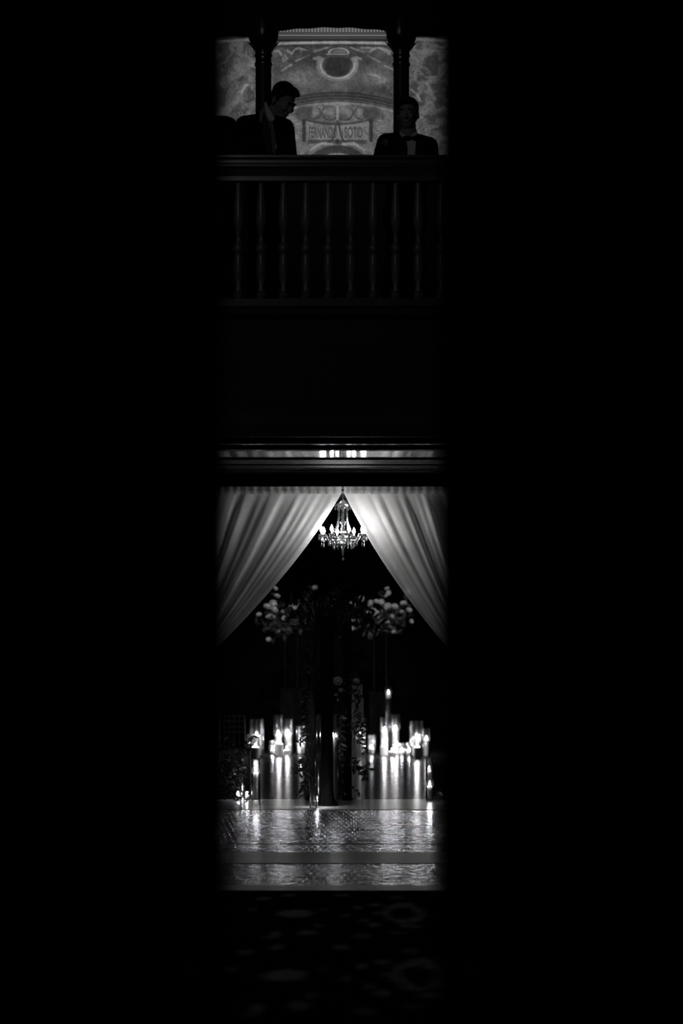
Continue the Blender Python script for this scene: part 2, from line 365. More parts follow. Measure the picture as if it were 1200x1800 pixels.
# mural: drawn on a wall at YM; drawing units are millimetre-like design units (one unit = 5.57 mm)
YM = 19.5
def seg(x, y, x0, y0, x1, y1):
    dx, dy = x1 - x0, y1 - y0; t = np.clip(((x - x0) * dx + (y - y0) * dy) / (dx * dx + dy * dy), 0, 1)
    return np.hypot(x - x0 - t * dx, y - y0 - t * dy)
def poly(x, y, pts):
    d = None
    for (a, b), (c, e) in zip(pts[:-1], pts[1:]):
        q = seg(x, y, a, b, c, e); d = q if d is None else np.minimum(d, q)
    return d
def mural_col(x, y):
    n1 = fbm(x, y, 26, 4, 1); n2 = fbm(x + 30 * n1, y + 24 * n1, 9, 4, 2); n3 = fbm(x, y, 3.2, 2, 3)
    c = .15 + .08 * (n1 - .5) + .05 * (n2 - .5)
    def over(mask, val):
        nonlocal c
        c = c * (1 - mask) + val * mask
    xc = 593.0; mx = np.abs(x - xc)
    arc = 163 + (x - xc) ** 2 / (2 * 330)          # arched border rows
    mid = (mx < 116)
    # scrollwork in the upper field
    up = sm(y - arc, 2)
    sw = np.abs(np.sin((n2 * 9 + n1 * 6) * 2.2))
    cloudL = np.exp(-(((mx - 62) / 30) ** 2 + ((y - 138) / 13) ** 2))
    over(up * np.clip(cloudL * 1.6, 0, 1) * (.35 + .65 * sw), .26)
    body = np.exp(-((mx / 22) ** 2 + ((y - 152) / 12) ** 2)); over(up * body * .75, .27)
    # flourishes above the diagonals
    for pts in ([(505, 89), (512, 95), (518, 88), (524, 85), (536, 88)], [(500, 98), (505, 104), (498, 108), (497, 102)], [(480, 92), (490, 90), (495, 98)], [(636, 85), (650, 84), (655, 88), (664, 84), (676, 90), (684, 95)],
                [(650, 92), (658, 84)], [(668, 84), (686, 92)], [(672, 137), (679, 141), (674, 145), (668, 143)], [(650, 132), (664, 134), (668, 140)]):
        over(sm(poly(x, y, pts) - 1.4 - n3, 1.4) * .8, .34)
    # diagonals
    for pts in ([(495, 125), (512, 114)], [(520, 108), (544, 97)], [(552, 92), (576, 84)], [(616, 84), (640, 93)], [(646, 98), (668, 110)], [(676, 116), (692, 124)]):
        over(sm(poly(x, y, pts) - 1.7, 1.2), .29)
    # dark field under diagonals
    tri = (sm(np.abs(y - 104) - 18 + mx * .12, 6)) * sm(mx - 62, 14); over(tri * .55, .10)
    # shell
    q = np.hypot((x - 595) / 18, (y - 93) / 8); sh = (y < 95)
    over(sm(q - 1, .12) * sh, .17); over(sm(np.abs(q - .95) - .08, .1) * sh * 1.0, .42)
    over(sm(q - .8, .1) * sh * (np.sin(np.arctan2(y - 94, x - 595) * 16) > 0) * .5, .3)
    over(sm(np.abs(y - 96) - .8, 1) * sm(mx - 20, 2), .36)
    # lyre
    over(sm(np.hypot((x - xc) / 22, (y - 117) / 24) - 1, .1) * sm(102 - y, 2), .085)
    q = np.hypot((x - xc) / 32.0, (y - 115) / 25.0)
    over(sm(np.abs(q - 1) - .155, .12) * (y > 103), .30)
    over(sm(np.abs(q - .93) - .05, .06) * (y > 106), .42)
    for s_ in (-1, 1):
        over(sm(poly(x, y, [(xc + s_ * 30, 109), (xc + s_ * 26, 104), (xc + s_ * 32, 102), (xc + s_ * 41, 104)]) - 2.6, 2), .30)
    # arched borders
    dA = y - arc
    over(sm(np.abs(dA - 7) - 8, 2), .095)
    for off, val, hw in ((3, .15, .8), (9, .16, .9), (13.5, .2, .8)): over(sm(np.abs(dA - off) - hw, 1.4), val)
    low = sm(16 - dA, 2)
    over(low, .24 + .05 * (n1 - .5) + .09 * (n2 - .5))
    over(sm(np.abs(dA - 19) - 1.6, 2) * .8, .36)
    # roundels and scrolls
    for cx in (13.5, 41):
        r0 = 13.5 if cx < 20 else 11.5
        q = np.hypot(mx - cx, (y - 199) * 1.05) / r0
        over(sm(q - 1, .12) * .8, .14 + .17 * n2 * (1 if cx < 20 else .8)); over(sm(np.abs(q - 1.0) - .1, .1) * (y > 190) * .7, .1)
        over(sm(np.hypot(mx - cx + 2, y - 197) / (r0 * .5) - 1, .3) * .55, .33)
    over(sm(np.hypot(mx - 60, (y - 200)) - 12 - 4 * n3, 5) * .75, .13)
    over(sm(poly(x, y, [(xc - 2, 186), (xc - 8, 184), (xc - 22, 184)]) - 1.5, 1.5) * .8, .36)
    over(sm(poly(x, y, [(xc + 2, 186), (xc + 8, 184), (xc + 22, 184)]) - 1.5, 1.5) * .8, .36)
    over(sm(np.abs(mx - 74 - 3 * np.sin(y * .8)) - 5, 3) * sm(np.abs(y - 228) - 18, 4) * (.5 + .5 * np.sin(y * 1.25 + mx * .25)) * .8, .36)
    over(sm(np.abs(mx - 59) - 3.2, 1.2) * sm(np.abs(y - 230) - 20, 2), .10)
    # banner
    topb = 221.5 - (mx / 55) ** 2 * 7.5; botb = 245.5
    inb = sm(mx - 54 + (y - 230) * .04, 1.2) * sm(topb - y, 1.2) * sm(y - botb, 1.2)
    over(sm(mx - 57, 1) * sm(np.abs(y - (topb - 3)) - 2, 1.5) * .8, .12)
    over(inb, .30 + .03 * (n3 - .5)); over(inb * sm(np.abs(botb - 2 - y) - .6, .6) * .5, .28)
    over(sm(mx - 52, 1) * sm(np.abs(y - 250) - 3.2, 1.2) * .85, .13)
    # ribbon knot
    over(sm(mx - 2.2, 1) * sm(np.abs(y - 206) - 20, 1.5), .36)
    for s_ in (-1, 1):
        over(sm(poly(x, y, [(xc - s_ * 1, 214), (xc + s_ * 3, 222), (xc + s_ * 5, 234), (xc + s_ * 9, 246), (xc + s_ * 18, 253)]) - 1.5, 1), .12)
        over(sm(poly(x, y, [(xc + s_ * 9, 254), (xc + s_ * 28, 253), (xc + s_ * 38, 258), (xc + s_ * 46, 264)]) - 2 - n3, 1.5), .38)
    over(sm(np.hypot(mx, y - 249) - 4, 1.5), .09)
    # lower arch
    R = np.hypot(x - xc, y - 327)
    over(sm(R - 71, 2) , .115 + .03 * (n1 - .5)); over(sm(R - 57.5, 2), .33)
    # side panels
    fl = fbm(x * .6 + y * .9 + 60 * n1, y * .5 - x * .4 + 40 * n1, 11, 4, 9)
    side = sm(112 - mx, 4); over(side, .13 + .30 * np.clip(fl - .38, 0, .5))
    over(side * sm(np.abs(fl - .56) - .015, .02) * .6, .33)
    for pts in ([(383, 205), (405, 190), (425, 160), (432, 150)], [(405, 138), (422, 128), (436, 106), (444, 112)], [(418, 120), (444, 132), (440, 150)]):
        over(side * sm(poly(x, y, pts) - 4 - 4 * n2, 5) * .7, .30)
    over(side * sm(poly(x, y, [(424, 164), (431, 150), (436, 150)]) - 1.5, 2) * .8, .5)
    over(side * sm(poly(x, y, [(752, 150), (758, 165), (764, 175)]) - 3, 2.5) * .8, .30)
    over(side * sm(np.abs(np.hypot(x - 742, y - 134) - 14) - 2.5, 3) * .5, .27)
    over(side * sm(poly(x, y, [(722, 94), (745, 96), (762, 84)]) - 5 - 4 * n2, 4) * .6, .29)
    over(side * sm(poly(x, y, [(722, 158), (732, 166), (738, 178)]) - 1.6, 2) * .8, .36)
    # painted top band
    tb = 75.5 - (mx / 110) ** 2 * -2.0
    tb = np.where(mid, tb, 68 + (mx - 112) * .06)
    over(sm(np.abs(y - tb) - 2.2, 1.4), np.where(mid, .42, .26)); over(sm(np.abs(y - tb - 5.5) - 1.4, 1.2) * mid, .11)
    over(sm(y - tb + 3.5, 1.5), .06)
    c = c * (1 + .5 * (n2 - .5) + .35 * (n3 - .5))
    c = .24 * (np.clip(c, .01, 1) / .24) ** 1.45
    return np.clip(c, .015, .6)
mur = grid_obj('mural', np.arange(300, 900, 1.0), np.arange(30, 296, 1.0),
               lambda x, y: np.stack([(x - 600) / F * YM, 0 * x + YM - .012, EYE + (HZ - y) / F * YM], 1), mural_col, M['mural'])
tag(mur, 'painted wall mural with a lettered banner, lyre and scrollwork behind the gallery', 'mural')
def letters(txt, x0, x1, y0, y1, m):
    cu = bpy.data.curves.new('lettering', 'FONT'); cu.body = txt; cu.size = 1; cu.extrude = .004; cu.offset = .024
    t = bpy.data.objects.new('tmp', cu); COL.objects.link(t); bpy.context.view_layer.update()
    me = bpy.data.meshes.new_from_object(t.evaluated_get(bpy.context.evaluated_depsgraph_get()))
    COL.objects.unlink(t); bpy.data.objects.remove(t)
    co = np.zeros(len(me.vertices) * 3); me.vertices.foreach_get('co', co); co = co.reshape(-1, 3)
    a, b = co.min(0), co.max(0); k = YM / F
    nx = (x0 + (co[:, 0] - a[0]) / (b[0] - a[0]) * (x1 - x0) - 600) * k
    nz = EYE + (HZ - (y1 - (co[:, 1] - a[1]) / (b[1] - a[1]) * (y1 - y0))) * k
    me.vertices.foreach_set('co', np.stack([nx, YM - .016 + co[:, 2] * .3, nz], 1).ravel()); me.materials.clear(); me.materials.append(m)
    o = bpy.data.objects.new('lettering', me); COL.objects.link(o); o.parent = mur; return o
letters('FERNANDO', 543, 592, 223.5, 243, M['paint_letter'])
letters('DE', 597.5, 603, 231, 240.5, M['paint_letter'])
letters('SOTO', 605, 637, 223.5, 243, M['paint_letter'])
# ------------------------------------------------------------------ shell
ZB = H(775, YB); ZF = H(541, YB); ZR = H(276, YB)      # balcony underside, floor, handrail top
struct('wall_left', MB().box(-6.2, -6, YE, 19.6, 0, 9), M['dark_plaster'], 'dark left wall of the hall', 'wall', smooth=False)
struct('wall_right', MB().box(6, 6.2, YE, 19.6, 0, 9), M['dark_plaster'], 'dark right wall of the hall', 'wall', smooth=False)
struct('wall_mural', MB().box(-6, 6, YM, YM + .25, ZB, 9), M['dark_plaster'], 'dark upper wall that carries the painted mural', 'wall', smooth=False)
struct('ceiling', MB().box(-6, 6, 5, 20, 9, 9.2), M['dark_plaster'], 'dark high ceiling above the gallery', 'ceiling', smooth=False)
struct('ceiling_back', MB().box(-8, 8, 19.75, 42, 5.0, 5.2), M['dark_plaster'], 'dark ceiling of the candlelit back room', 'ceiling', smooth=False)
struct('wall_back', MB().box(-8, 8, 42, 42.2, 0, 5), M['dark_post'], 'dark far wall behind the candles', 'wall', smooth=False)
struct('wall_back_left', MB().box(-8.2, -8, 19.75, 42, 0, 5), M['dark_plaster'], 'dark left wall of the candlelit room', 'wall', smooth=False)
struct('wall_back_right', MB().box(8, 8.2, 19.75, 42, 0, 5), M['dark_plaster'], 'dark right wall of the candlelit room', 'wall', smooth=False)
# wide opening hung with drapes
YD = 18.2
struct('wall_opening_left', MB().box(-6, -1.85, YD, YD + .4, 0, ZB), M['dark_plaster'], 'dark wall pier left of the draped opening', 'wall', smooth=False)
struct('wall_opening_right', MB().box(1.85, 6, YD, YD + .4, 0, ZB), M['dark_plaster'], 'dark wall pier right of the draped opening', 'wall', smooth=False)
# double doors, slightly open, close to the viewer
YDR = 3.2
xl = X(396, YDR); xr = X(770, YDR)
def door_leaf(name, x0, x1, label, hx):
    t = thing(name, ((x0 + x1) / 2, YDR, 0), label, 'door'); t['kind'] = 'structure'
    wv = (x1 - x0) / 2
    m = MB().box(-wv, wv, -.02, .02, .005, 3.1)
    m.build('door_panel', M['black_wood'], t, smooth=False, bevel=.003)
    for z0, z1 in ((.2, .9), (1.1, 2.1), (2.25, 2.95)):
        m = MB(); a, b = -wv + .13, wv - .13
        for (p, q, r_, s_) in ((a, b, z0, z0 + .03), (a, b, z1 - .03, z1), (a, a + .03, z0 + .03, z1 - .03), (b - .03, b, z0 + .03, z1 - .03)):
            m.box(p, q, -.034, -.02, r_, s_)
        m.build('moulding', M['black_wood'], t, smooth=False)
    m = MB().lathe([(.028, 0), (.028, .008), (.01, .012), (.01, .04), (.026, .05), (.03, .065), (.02, .078), (0, .08)], seg=14)
    o = m.build('door_knob', M['brass'], t); o.rotation_euler.x = PI / 2; o.location = (hx, -.02, 1.02)
    return t
door_leaf('door_1', xl - .95, xl, 'black left door leaf framing the view, slightly open', .42)
door_leaf('door_2', xr, xr + .95, 'black right door leaf framing the view, slightly open', -.42)
struct('wall_near_left', MB().box(-5, xl - .955, YDR - .1, YDR + .1, 0, 4), M['black_wood'], 'black wall left of the near doors', 'wall', smooth=False)
struct('wall_near_right', MB().box(xr + .955, 5, YDR - .1, YDR + .1, 0, 4), M['black_wood'], 'black wall right of the near doors', 'wall', smooth=False)
struct('trim_door_head', MB().box(xl - .955, xr + .955, YDR - .1, YDR + .1, 3.11, 4), M['black_wood'], 'black header above the near doors', 'trim', smooth=False)
struct('trim_shade_sheet', MB().box(-6, 6, YM - .06, YM, ZF, H(294, YM)), mat('shade_black', .002, .9, .0), 'flat black sheet standing in for the shade below the mural', 'trim', smooth=False)  # black sheet added to stand in for shade behind the balusters
# ------------------------------------------------------------------ gallery slab, fascia and soffit
m = MB()
y0 = YB
m.prism_x([(y0 + .02, ZF), (y0 - .03, ZF), (y0 - .05, ZF - .02), (y0 - .05, ZF - .05), (y0 - .02, ZF - .075), (y0 + .0, ZF - .09),
           (y0 + .0, ZF - .55), (y0 - .015, ZF - .57), (y0 - .015, ZF - .60), (y0 - .03, ZF - .63), (y0 - .03, ZF - .68), (y0 - .05, ZF - .70), (y0 - .05, ZF - .76),
           (y0 - .07, ZF - .79), (y0 - .085, ZF - .86), (y0 - .085, ZB + .02), (y0 + .10, ZB + .04), (y0 + .10, ZF)], -6, 6)
M['fascia'] = mat('fascia_wood', .022, .62, .25, nodes=noise_col(.014, .03, 5, .2, 1, 1))
M['bead'] = mat('polished_bead', .85, .1, metal=1.0)
struct('trim_fascia', m, M['fascia'], 'dark moulded fascia below the gallery balustrade', 'trim', smooth=False)
# slab of the gallery
struct('floor_gallery', MB().box(-6, 6, YB + .101, YM - .001, 3.4, ZF), M['dark_wood'], 'dark wooden floor of the upper gallery', 'floor', smooth=False)
def rod(yc, zc, ry, rz, x=6, seg=20):
    pr = [(yc + ry * math.cos(2 * PI * k / seg), zc + rz * math.sin(2 * PI * k / seg)) for k in range(seg)]
    return MB().prism_x(pr, -x, x)
def quarter(yf, zt, yb, zb, n=10):                    # convex quarter-round: front face curving under
    pr = [(yb, zt), (yf, zt)]
    for k in range(n + 1):
        a = PI / 2 * k / n; pr.append((yf + (yb - yf) * (1 - math.cos(a)), zt + (zb - zt) * math.sin(a)))
    return MB().prism_x(pr, -6, 6)
# two thin polished beads under the gallery edge
struct('trim_bead', rod(YB + .13, H(781, YB + .13) + .004, .02, .006), M['bead'], 'thin polished bead along the underside of the gallery edge', 'trim')
struct('trim_bead', rod(15.25, H(791.5, 15.25) + .004, .02, .005), M['bead'], 'thin polished bead in front of the broad glossy board', 'trim')
def board(name, ya, yb, z, m_, lb): return struct(name, MB().box(-6, 6, ya, yb, z, z + .08), M[m_], lb, 'trim', smooth=False)
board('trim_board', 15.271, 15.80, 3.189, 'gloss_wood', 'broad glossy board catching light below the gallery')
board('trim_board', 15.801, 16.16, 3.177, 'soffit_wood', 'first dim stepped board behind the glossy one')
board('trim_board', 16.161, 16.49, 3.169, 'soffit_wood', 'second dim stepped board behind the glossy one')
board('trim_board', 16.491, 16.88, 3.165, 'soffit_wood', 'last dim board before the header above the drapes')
struct('trim_header', MB().prism_x([(16.885, H(854.5, 16.885)), (16.885, 3.3), (YD - .12, 3.3), (YD - .12, 3.22)], -6, 6), M['dark_post'], 'black header beam directly above the drapes', 'trim', smooth=False)
YQ = 15.6
struct('ceiling_soffit', MB().box(-6, 6, YD - .12, 19.75, ZB - .01, ZB + .19), M['gloss_wood'], 'glossy soffit above the chandelier', 'ceiling', smooth=False)
struct('ceiling_recess', MB().box(-6, 6, YB + .2, YD - .12, 3.31, 3.39), M['dark_wood'], 'dark recess under the gallery', 'ceiling', smooth=False)
# ------------------------------------------------------------------ balustrade
bal = thing('balustrade', (0, YB, ZF), 'dark wooden gallery balustrade with turned balusters in front of the two men', 'balustrade')
hr = ZR - ZF
m = MB()
pr = [(-.07, 0), (-.07, -.022), (-.055, -.032), (-.055, -.06), (-.066, -.07), (-.066, -.085), (-.05, -.10), (-.035, -.15), (-.035, -.185), (.05, -.185), (.05, -.15), (.07, -.10), (.08, -.022), (.08, 0)]
m.prism_x([(y, hr + z) for y, z in pr], -5.9, 5.9); m.build('handrail', M['dark_wood'], bal, smooth=False, bevel=.004)
MB().box(-5.9, 5.9, -.05, .06, 0, .06).build('bottom_rail', M['dark_wood'], bal, smooth=False, bevel=.004)
zt = hr - .185
def bz(py): return H(py, YB) - ZF
prof = [(.03, .06), (.036, .07), (.036, .095), (.026, .105), (.03, .13)]
prof += [(.020, bz(505)), (.030, bz(490)), (.037, bz(470)), (.034, bz(455)), (.026, bz(447)), (.040, bz(441)), (.040, bz(434)), (.022, bz(428)), (.020, bz(415)), (.024, bz(407)),
         (.036, bz(393)), (.038, bz(383)), (.035, bz(370)), (.029, bz(352)), (.022, bz(335)), (.017, bz(322)), (.026, bz(319)), (.028, bz(316)), (.028, zt)]
prof.sort(key=lambda p: p[1])
b0 = MB().lathe([(r, z) for r, z in prof], seg=20).build('baluster', M['baluster'], bal)
bs = [b0]
for k in range(-7, 9):
    o = b0 if k == -7 else b0.copy()
    if k != -7: COL.objects.link(o)
    o.location = (X(577 + k * 39.5, YB), .004, 0)
# ------------------------------------------------------------------ gallery columns and arch beam
YC = 15.9
def capital_col(px, label):
    t = thing('column', (X(px, YC), YC, ZF), label, 'column')
    z = lambda py: H(py, YC) - ZF
    k = YC / F
    MB().lathe([(.10, 0), (.10, .05), (.09, .07), (.095, .1), (.085, .13), (14.5 * k, .16), (14 * k, z(114))], seg=28).build('shaft', M['column'], t)
    MB().lathe([(14 * k, z(118)), (15.6 * k, z(115)), (15.6 * k, z(112)), (14 * k, z(110)), (14 * k, z(101)), (15.6 * k, z(99)), (15.6 * k, z(96.5)), (14 * k, z(95))], seg=28).build('collar', M['old_brass'], t)
    MB().lathe([(14 * k, z(96)), (16 * k, z(82)), (17 * k, z(80)), (23 * k, z(76)), (26 * k, z(68)), (27 * k, z(55)), (27 * k, z(40))], seg=24).build('capital', M['column'], t)
    mm = MB()
    for a in range(8):
        an = 2 * PI * a / 8; mm.leaf((15 * k * math.cos(an), 15 * k * math.sin(an), z(92)), (math.cos(an) * .5, math.sin(an) * .5, 1), (-math.cos(an), -math.sin(an), .4), .11, .07)
    mm.build('capital_leaves', M['column'], t)
    return t
capital_col(463, 'dark column with a flared capital behind the man looking down')
capital_col(705, 'dark column with a flared capital behind the man in the bow tie')
m = MB(); o_ = []
xs = np.linspace(-6, 6, 300)
def beam_z(x):
    px = 600 + x / YC * F
    if 488 < px < 680:
        u = (px - 584) / 96; return 43 + 6 * u * u + .7 * math.sin(px * .13) * (abs(u) < .95)
    return 59 + .6 * math.sin(px * .15)
out = [(x, H(beam_z(x), YC)) for x in xs] + [(6, H(-200, YC)), (-6, H(-200, YC))]
m.extrude_y([(x, z) for x, z in out], YC - .08, YC + .08)
struct('trim_arch_beam', m, M['black_wood'], 'dark scalloped beam above the gallery columns', 'trim', smooth=False)
# dentil cornice on the wall above the mural
t = thing('cornice', (0, YM - .1, H(70, YM)), 'dim dentil cornice along the top of the mural', 'cornice'); t['kind'] = 'structure'
k = YM / F; c0 = X(489, YM); c1 = X(679, YM)
MB().box(c0, c1, -.02, .09, 0, 2 * k).build('lower_moulding', mat('cornice_paint', .34, .8), t, smooth=False, bevel=.003)
MB().box(c0, c1, .0, .09, 2 * k, 20 * k).build('frieze', mat('frieze_paint', .12, .9), t, smooth=False)
MB().box(c0 - .01, c1 + .01, -.06, .09, 17 * k, 20 * k).build('upper_moulding', bpy.data.materials['cornice_paint'], t, smooth=False, bevel=.003)
m = MB()
for q in range(34):
    x = c0 + .03 + q * (c1 - c0 - .06) / 33
    m.box(x - 1.5 * k, x + 1.5 * k, -.03, 0, 6 * k, 15 * k)
m.build('dentils', bpy.data.materials['cornice_paint'], t, smooth=False)
MB().box(c0, c1, -.005, .09, 20 * k, 40 * k).build('panel', bpy.data.materials['cornice_paint'], t, smooth=False)
# ------------------------------------------------------------------ people
def remesh_obj(name, mb, m, parent, voxel=.008, smooth_it=6):
    me = bpy.data.meshes.new(name); me.from_pydata(mb.v, [], mb.f); me.update()
    b = bmesh.new(); b.from_mesh(me); bmesh.ops.recalc_face_normals(b, faces=b.faces); b.to_mesh(me); b.free()
    o = bpy.data.objects.new('tmp', me); COL.objects.link(o)
    md = o.modifiers.new('r', 'REMESH'); md.mode = 'VOXEL'; md.voxel_size = voxel; md.use_smooth_shade = True
    s_ = o.modifiers.new('s', 'SMOOTH'); s_.iterations = smooth_it; s_.factor = .5
    dg = bpy.context.evaluated_depsgraph_get(); dg.update()
    me2 = bpy.data.meshes.new_from_object(o.evaluated_get(dg)); me2.name = name
    COL.objects.unlink(o); bpy.data.objects.remove(o)
    me2.materials.clear(); me2.materials.append(m); me2.polygons.foreach_set('use_smooth', [True] * len(me2.polygons))
    q = bpy.data.objects.new(name, me2); COL.objects.link(q); q.parent = parent
    return q
def limb(mb, pts, rs, seg=14):
    for (a, b), (r0, r1) in zip(zip(pts[:-1], pts[1:]), zip(rs[:-1], rs[1:])):
        a = Vector(a); b = Vector(b)
        n = 5; mb.tube([a.lerp(b, i / n) for i in range(n + 1)], [r0 + (r1 - r0) * i / n for i in range(n + 1)], seg)
        mb.ell(a, r0, seg=seg); mb.ell(b, r1, seg=seg)
def head_mb(mb, R, C, s=1.0):
    """head centred at C, R turns local (x right, y back, z up; face looks -y) into the body frame"""
    def e(c, r): mb.ell(C + R @ (Vector(c) * s), tuple(q * s for q in r), R)
    e((0, .012, .035), (.077, .096, .088))          # cranium
    e((0, -.025, -.02), (.066, .072, .085))         # face
    e((0, -.04, -.085), (.042, .045, .034))         # chin and jaw
    e((0, -.012, -.065), (.058, .055, .045))        # jaw
    e((0, -.098, -.022), (.011, .02, .026)); e((0, -.112, -.036), (.017, .014, .011))   # nose
    e((0, -.09, .022), (.05, .012, .012))           # brow
    for sx in (-1, 1):
        e((sx * .034, -.078, -.028), (.024, .02, .02))   # cheekbone
        e((sx * .079, .012, -.012), (.009, .02, .033))  # ear
        e((sx * .03, -.088, .003), (.015, .009, .009))   # eyelid
    e((0, -.090, -.062), (.024, .010, .006)); e((0, -.088, -.072), (.02, .010, .006))   # lips
def hand_mb(mb, wrist, fwd, palm_n, side):
    f = Vector(fwd).normalized(); n = Vector(palm_n).normalized(); s_ = f.cross(n).normalized() * side
    R = Matrix((s_, f, n)).transposed()
    mb.ell(wrist + f * .05, (.042, .052, .016), R)
    for i, (dx, L) in enumerate(((-.03, .068), (-.01, .078), (.01, .074), (.03, .058))):
        p0 = wrist + f * .085 + s_ * dx; p1 = p0 + f * L * .45 + n * .004; p2 = p1 + f * L * .32 + n * L * .22; p3 = p2 + f * L * .15 + n * L * .3
        limb(mb, [p0, p1, p2, p3], [.0095, .009, .0082, .0072], 8)
    p0 = wrist + f * .03 - s_ * .032; p1 = p0 + f * .03 - s_ * .028 + n * .008; p2 = p1 + f * .03 - s_ * .008 + n * .014
    limb(mb, [p0, p1, p2], [.012, .011, .009], 8)
def person(label, foot, P, headC, headR, s=1.0, tie='tie'):
    """P: world points of hips, chest, neck, shoulders, elbows, wrists, knees, ankles"""
    t = thing('person', foot, label, 'person'); o = Vector(foot)
    q = {k_: Vector(v) - o for k_, v in P.items()}; C = Vector(headC) - o
    b = MB(); head_mb(b, headR, C, s)
    neck_top = C + headR @ V(0, .02, -.07) * s
    limb(b, [neck_top, q['neck']], [.055, .06]); limb(b, [q['neck'], q['chest'], q['hip']], [.07, .12, .13])
    for S in 'LR':
        limb(b, [q['chest'], q['sh' + S], q['el' + S], q['wr' + S]], [.07, .055, .042, .028])
        limb(b, [q['hip'], q['kn' + S], q['an' + S]], [.1, .06, .042])
        fd = (q['wr' + S] - q['el' + S]).normalized(); hand_mb(b, q['wr' + S], fd, V(0, .25, -1), 1 if S == 'L' else -1)
        limb(b, [q['an' + S], q['an' + S] + V(0, -.14, -.05)], [.04, .035])
    remesh_obj('body', b, M['skin'], t, .006, 4)
    # eyebrows sit in the skin; hair cap
    h = MB()
    def e(c, r): h.ell(C + headR @ (Vector(c) * s), tuple(w_ * s for w_ in r), headR)
    e((0, .022, .052), (.085, .099, .088)); e((0, .055, .0), (.074, .066, .072)); e((0, -.045, .098), (.062, .050, .034)); e((.01, -.078, .092), (.045, .030, .022))
    for sx in (-1, 1): e((sx * .068, .0, .028), (.016, .03, .04))
    remesh_obj('hair', h, M['hair'], t, .007, 3)
    for sx in (-1, 1): MB().ell(C + headR @ (V(sx * .032, -.099, .022) * s), (.018 * s, .005, .005), headR).build('eyebrow', M['hair'], t)
    # jacket
    j = MB(); limb(j, [q['neck'] + V(0, .02, -.05), q['chest'], q['hip']], [.085, .16, .165])
    ax = (q['shR'] - q['shL']).normalized()
    up = V(0, 0, 1); ay = up.cross(ax).normalized(); RR = Matrix((ax, ay, ax.cross(ay))).transposed()
    mid_s = (q['shL'] + q['shR']) / 2
    j.ell(mid_s + V(0, .01, -.09), (.22, .125, .14), RR); j.ell(q['chest'] + V(0, 0, -.06), (.20, .14, .2), RR); j.ell(q['hip'], (.185, .14, .17), RR)
    for S in 'LR':
        limb(j, [q['neck'] + V(0, .02, -.03), q['sh' + S], q['el' + S], q['wr' + S] + (q['el' + S] - q['wr' + S]) * .08], [.06, .078, .062, .044])
    remesh_obj('jacket', j, M['suit'], t, .009, 5)
    tr_ = MB(); tr_.ell(q['hip'] + V(0, 0, -.08), (.175, .13, .14), RR)
    for S in 'LR': limb(tr_, [q['hip'] + (q['kn' + S] - q['hip']) * .15, q['kn' + S], q['an' + S] + V(0, 0, .02)], [.125, .085, .07])
    remesh_obj('trousers', tr_, M['suit'], t, .01, 4)
    for S in 'LR':
        sh = MB(); sh.ell(q['an' + S] + V(0, -.09, -.04), (.048, .14, .04)); sh.build('shoe', M['satin'], t)
    return t, q, C
def Rot(ax_, ay_, az_): return (Matrix.Rotation(math.radians(az_), 3, 'Z') @ Matrix.Rotation(math.radians(ax_), 3, 'X') @ Matrix.Rotation(math.radians(ay_), 3, 'Y'))
def patch(name, pts, y, m, t, th=.012, o=None):
    """small cloth piece: an outline in the (x,z) plane of the wearer, given real thickness and a bulge"""
    b = MB(); oo = Vector(t.location)
    b.extrude_y([(X(px, y) - oo.x, H(py, y) - oo.z) for px, py in pts], y - oo.y - th, y - oo.y)
    return b.build(name, m, t, smooth=False, bevel=.003)
# man looking down, left
Y1 = 15.35
pts = dict(neck=W(470, 203, Y1), shL=W(430, 221, Y1 + .02), shR=W(500, 226, Y1 - .02), chest=W(470, 262, Y1), hip=W(468, 352, Y1 + .25),
           elL=W(428, 292, Y1 - .05), elR=W(510, 292, Y1 - .1), wrL=W(462, 300, Y1 - .32), wrR=W(500, 303, Y1 - .33),
           knL=V(X(450, Y1), Y1 + .12, ZF + .48), knR=V(X(488, Y1), Y1 + .1, ZF + .48), anL=V(X(448, Y1), Y1 + .25, ZF + .08), anR=V(X(490, Y1), Y1 + .2, ZF + .08))
pts['hip'].z = ZF + .93; 
R1 = Rot(34, 0, 48)
t1, q1, C1 = person('man in a dark suit and tie looking down beside the left gallery column', (X(468, Y1), Y1 + .2, ZF), pts, W(497, 178, Y1 - .02), R1, 1.06)
patch('shirt_collar', [(464, 182), (467.5, 179), (471.5, 189), (480, 203), (483, 209), (478, 215), (473, 213), (467, 198)], Y1 - .13, M['shirt'], t1)
patch('shirt_front', [(473, 218), (480, 218), (487, 262), (483, 264), (477, 240)], Y1 - .165, M['shirt'], t1)
patch('tie', [(473, 213), (480, 213), (480.5, 218), (484, 240), (484, 276), (477, 276), (476, 240), (474, 219)], Y1 - .18, M['tie'], t1)
patch('lapel', [(464, 196), (470, 214), (475, 236), (480, 272), (472, 272), (458, 232), (463, 224), (459, 214)], Y1 - .19, M['satin'], t1)
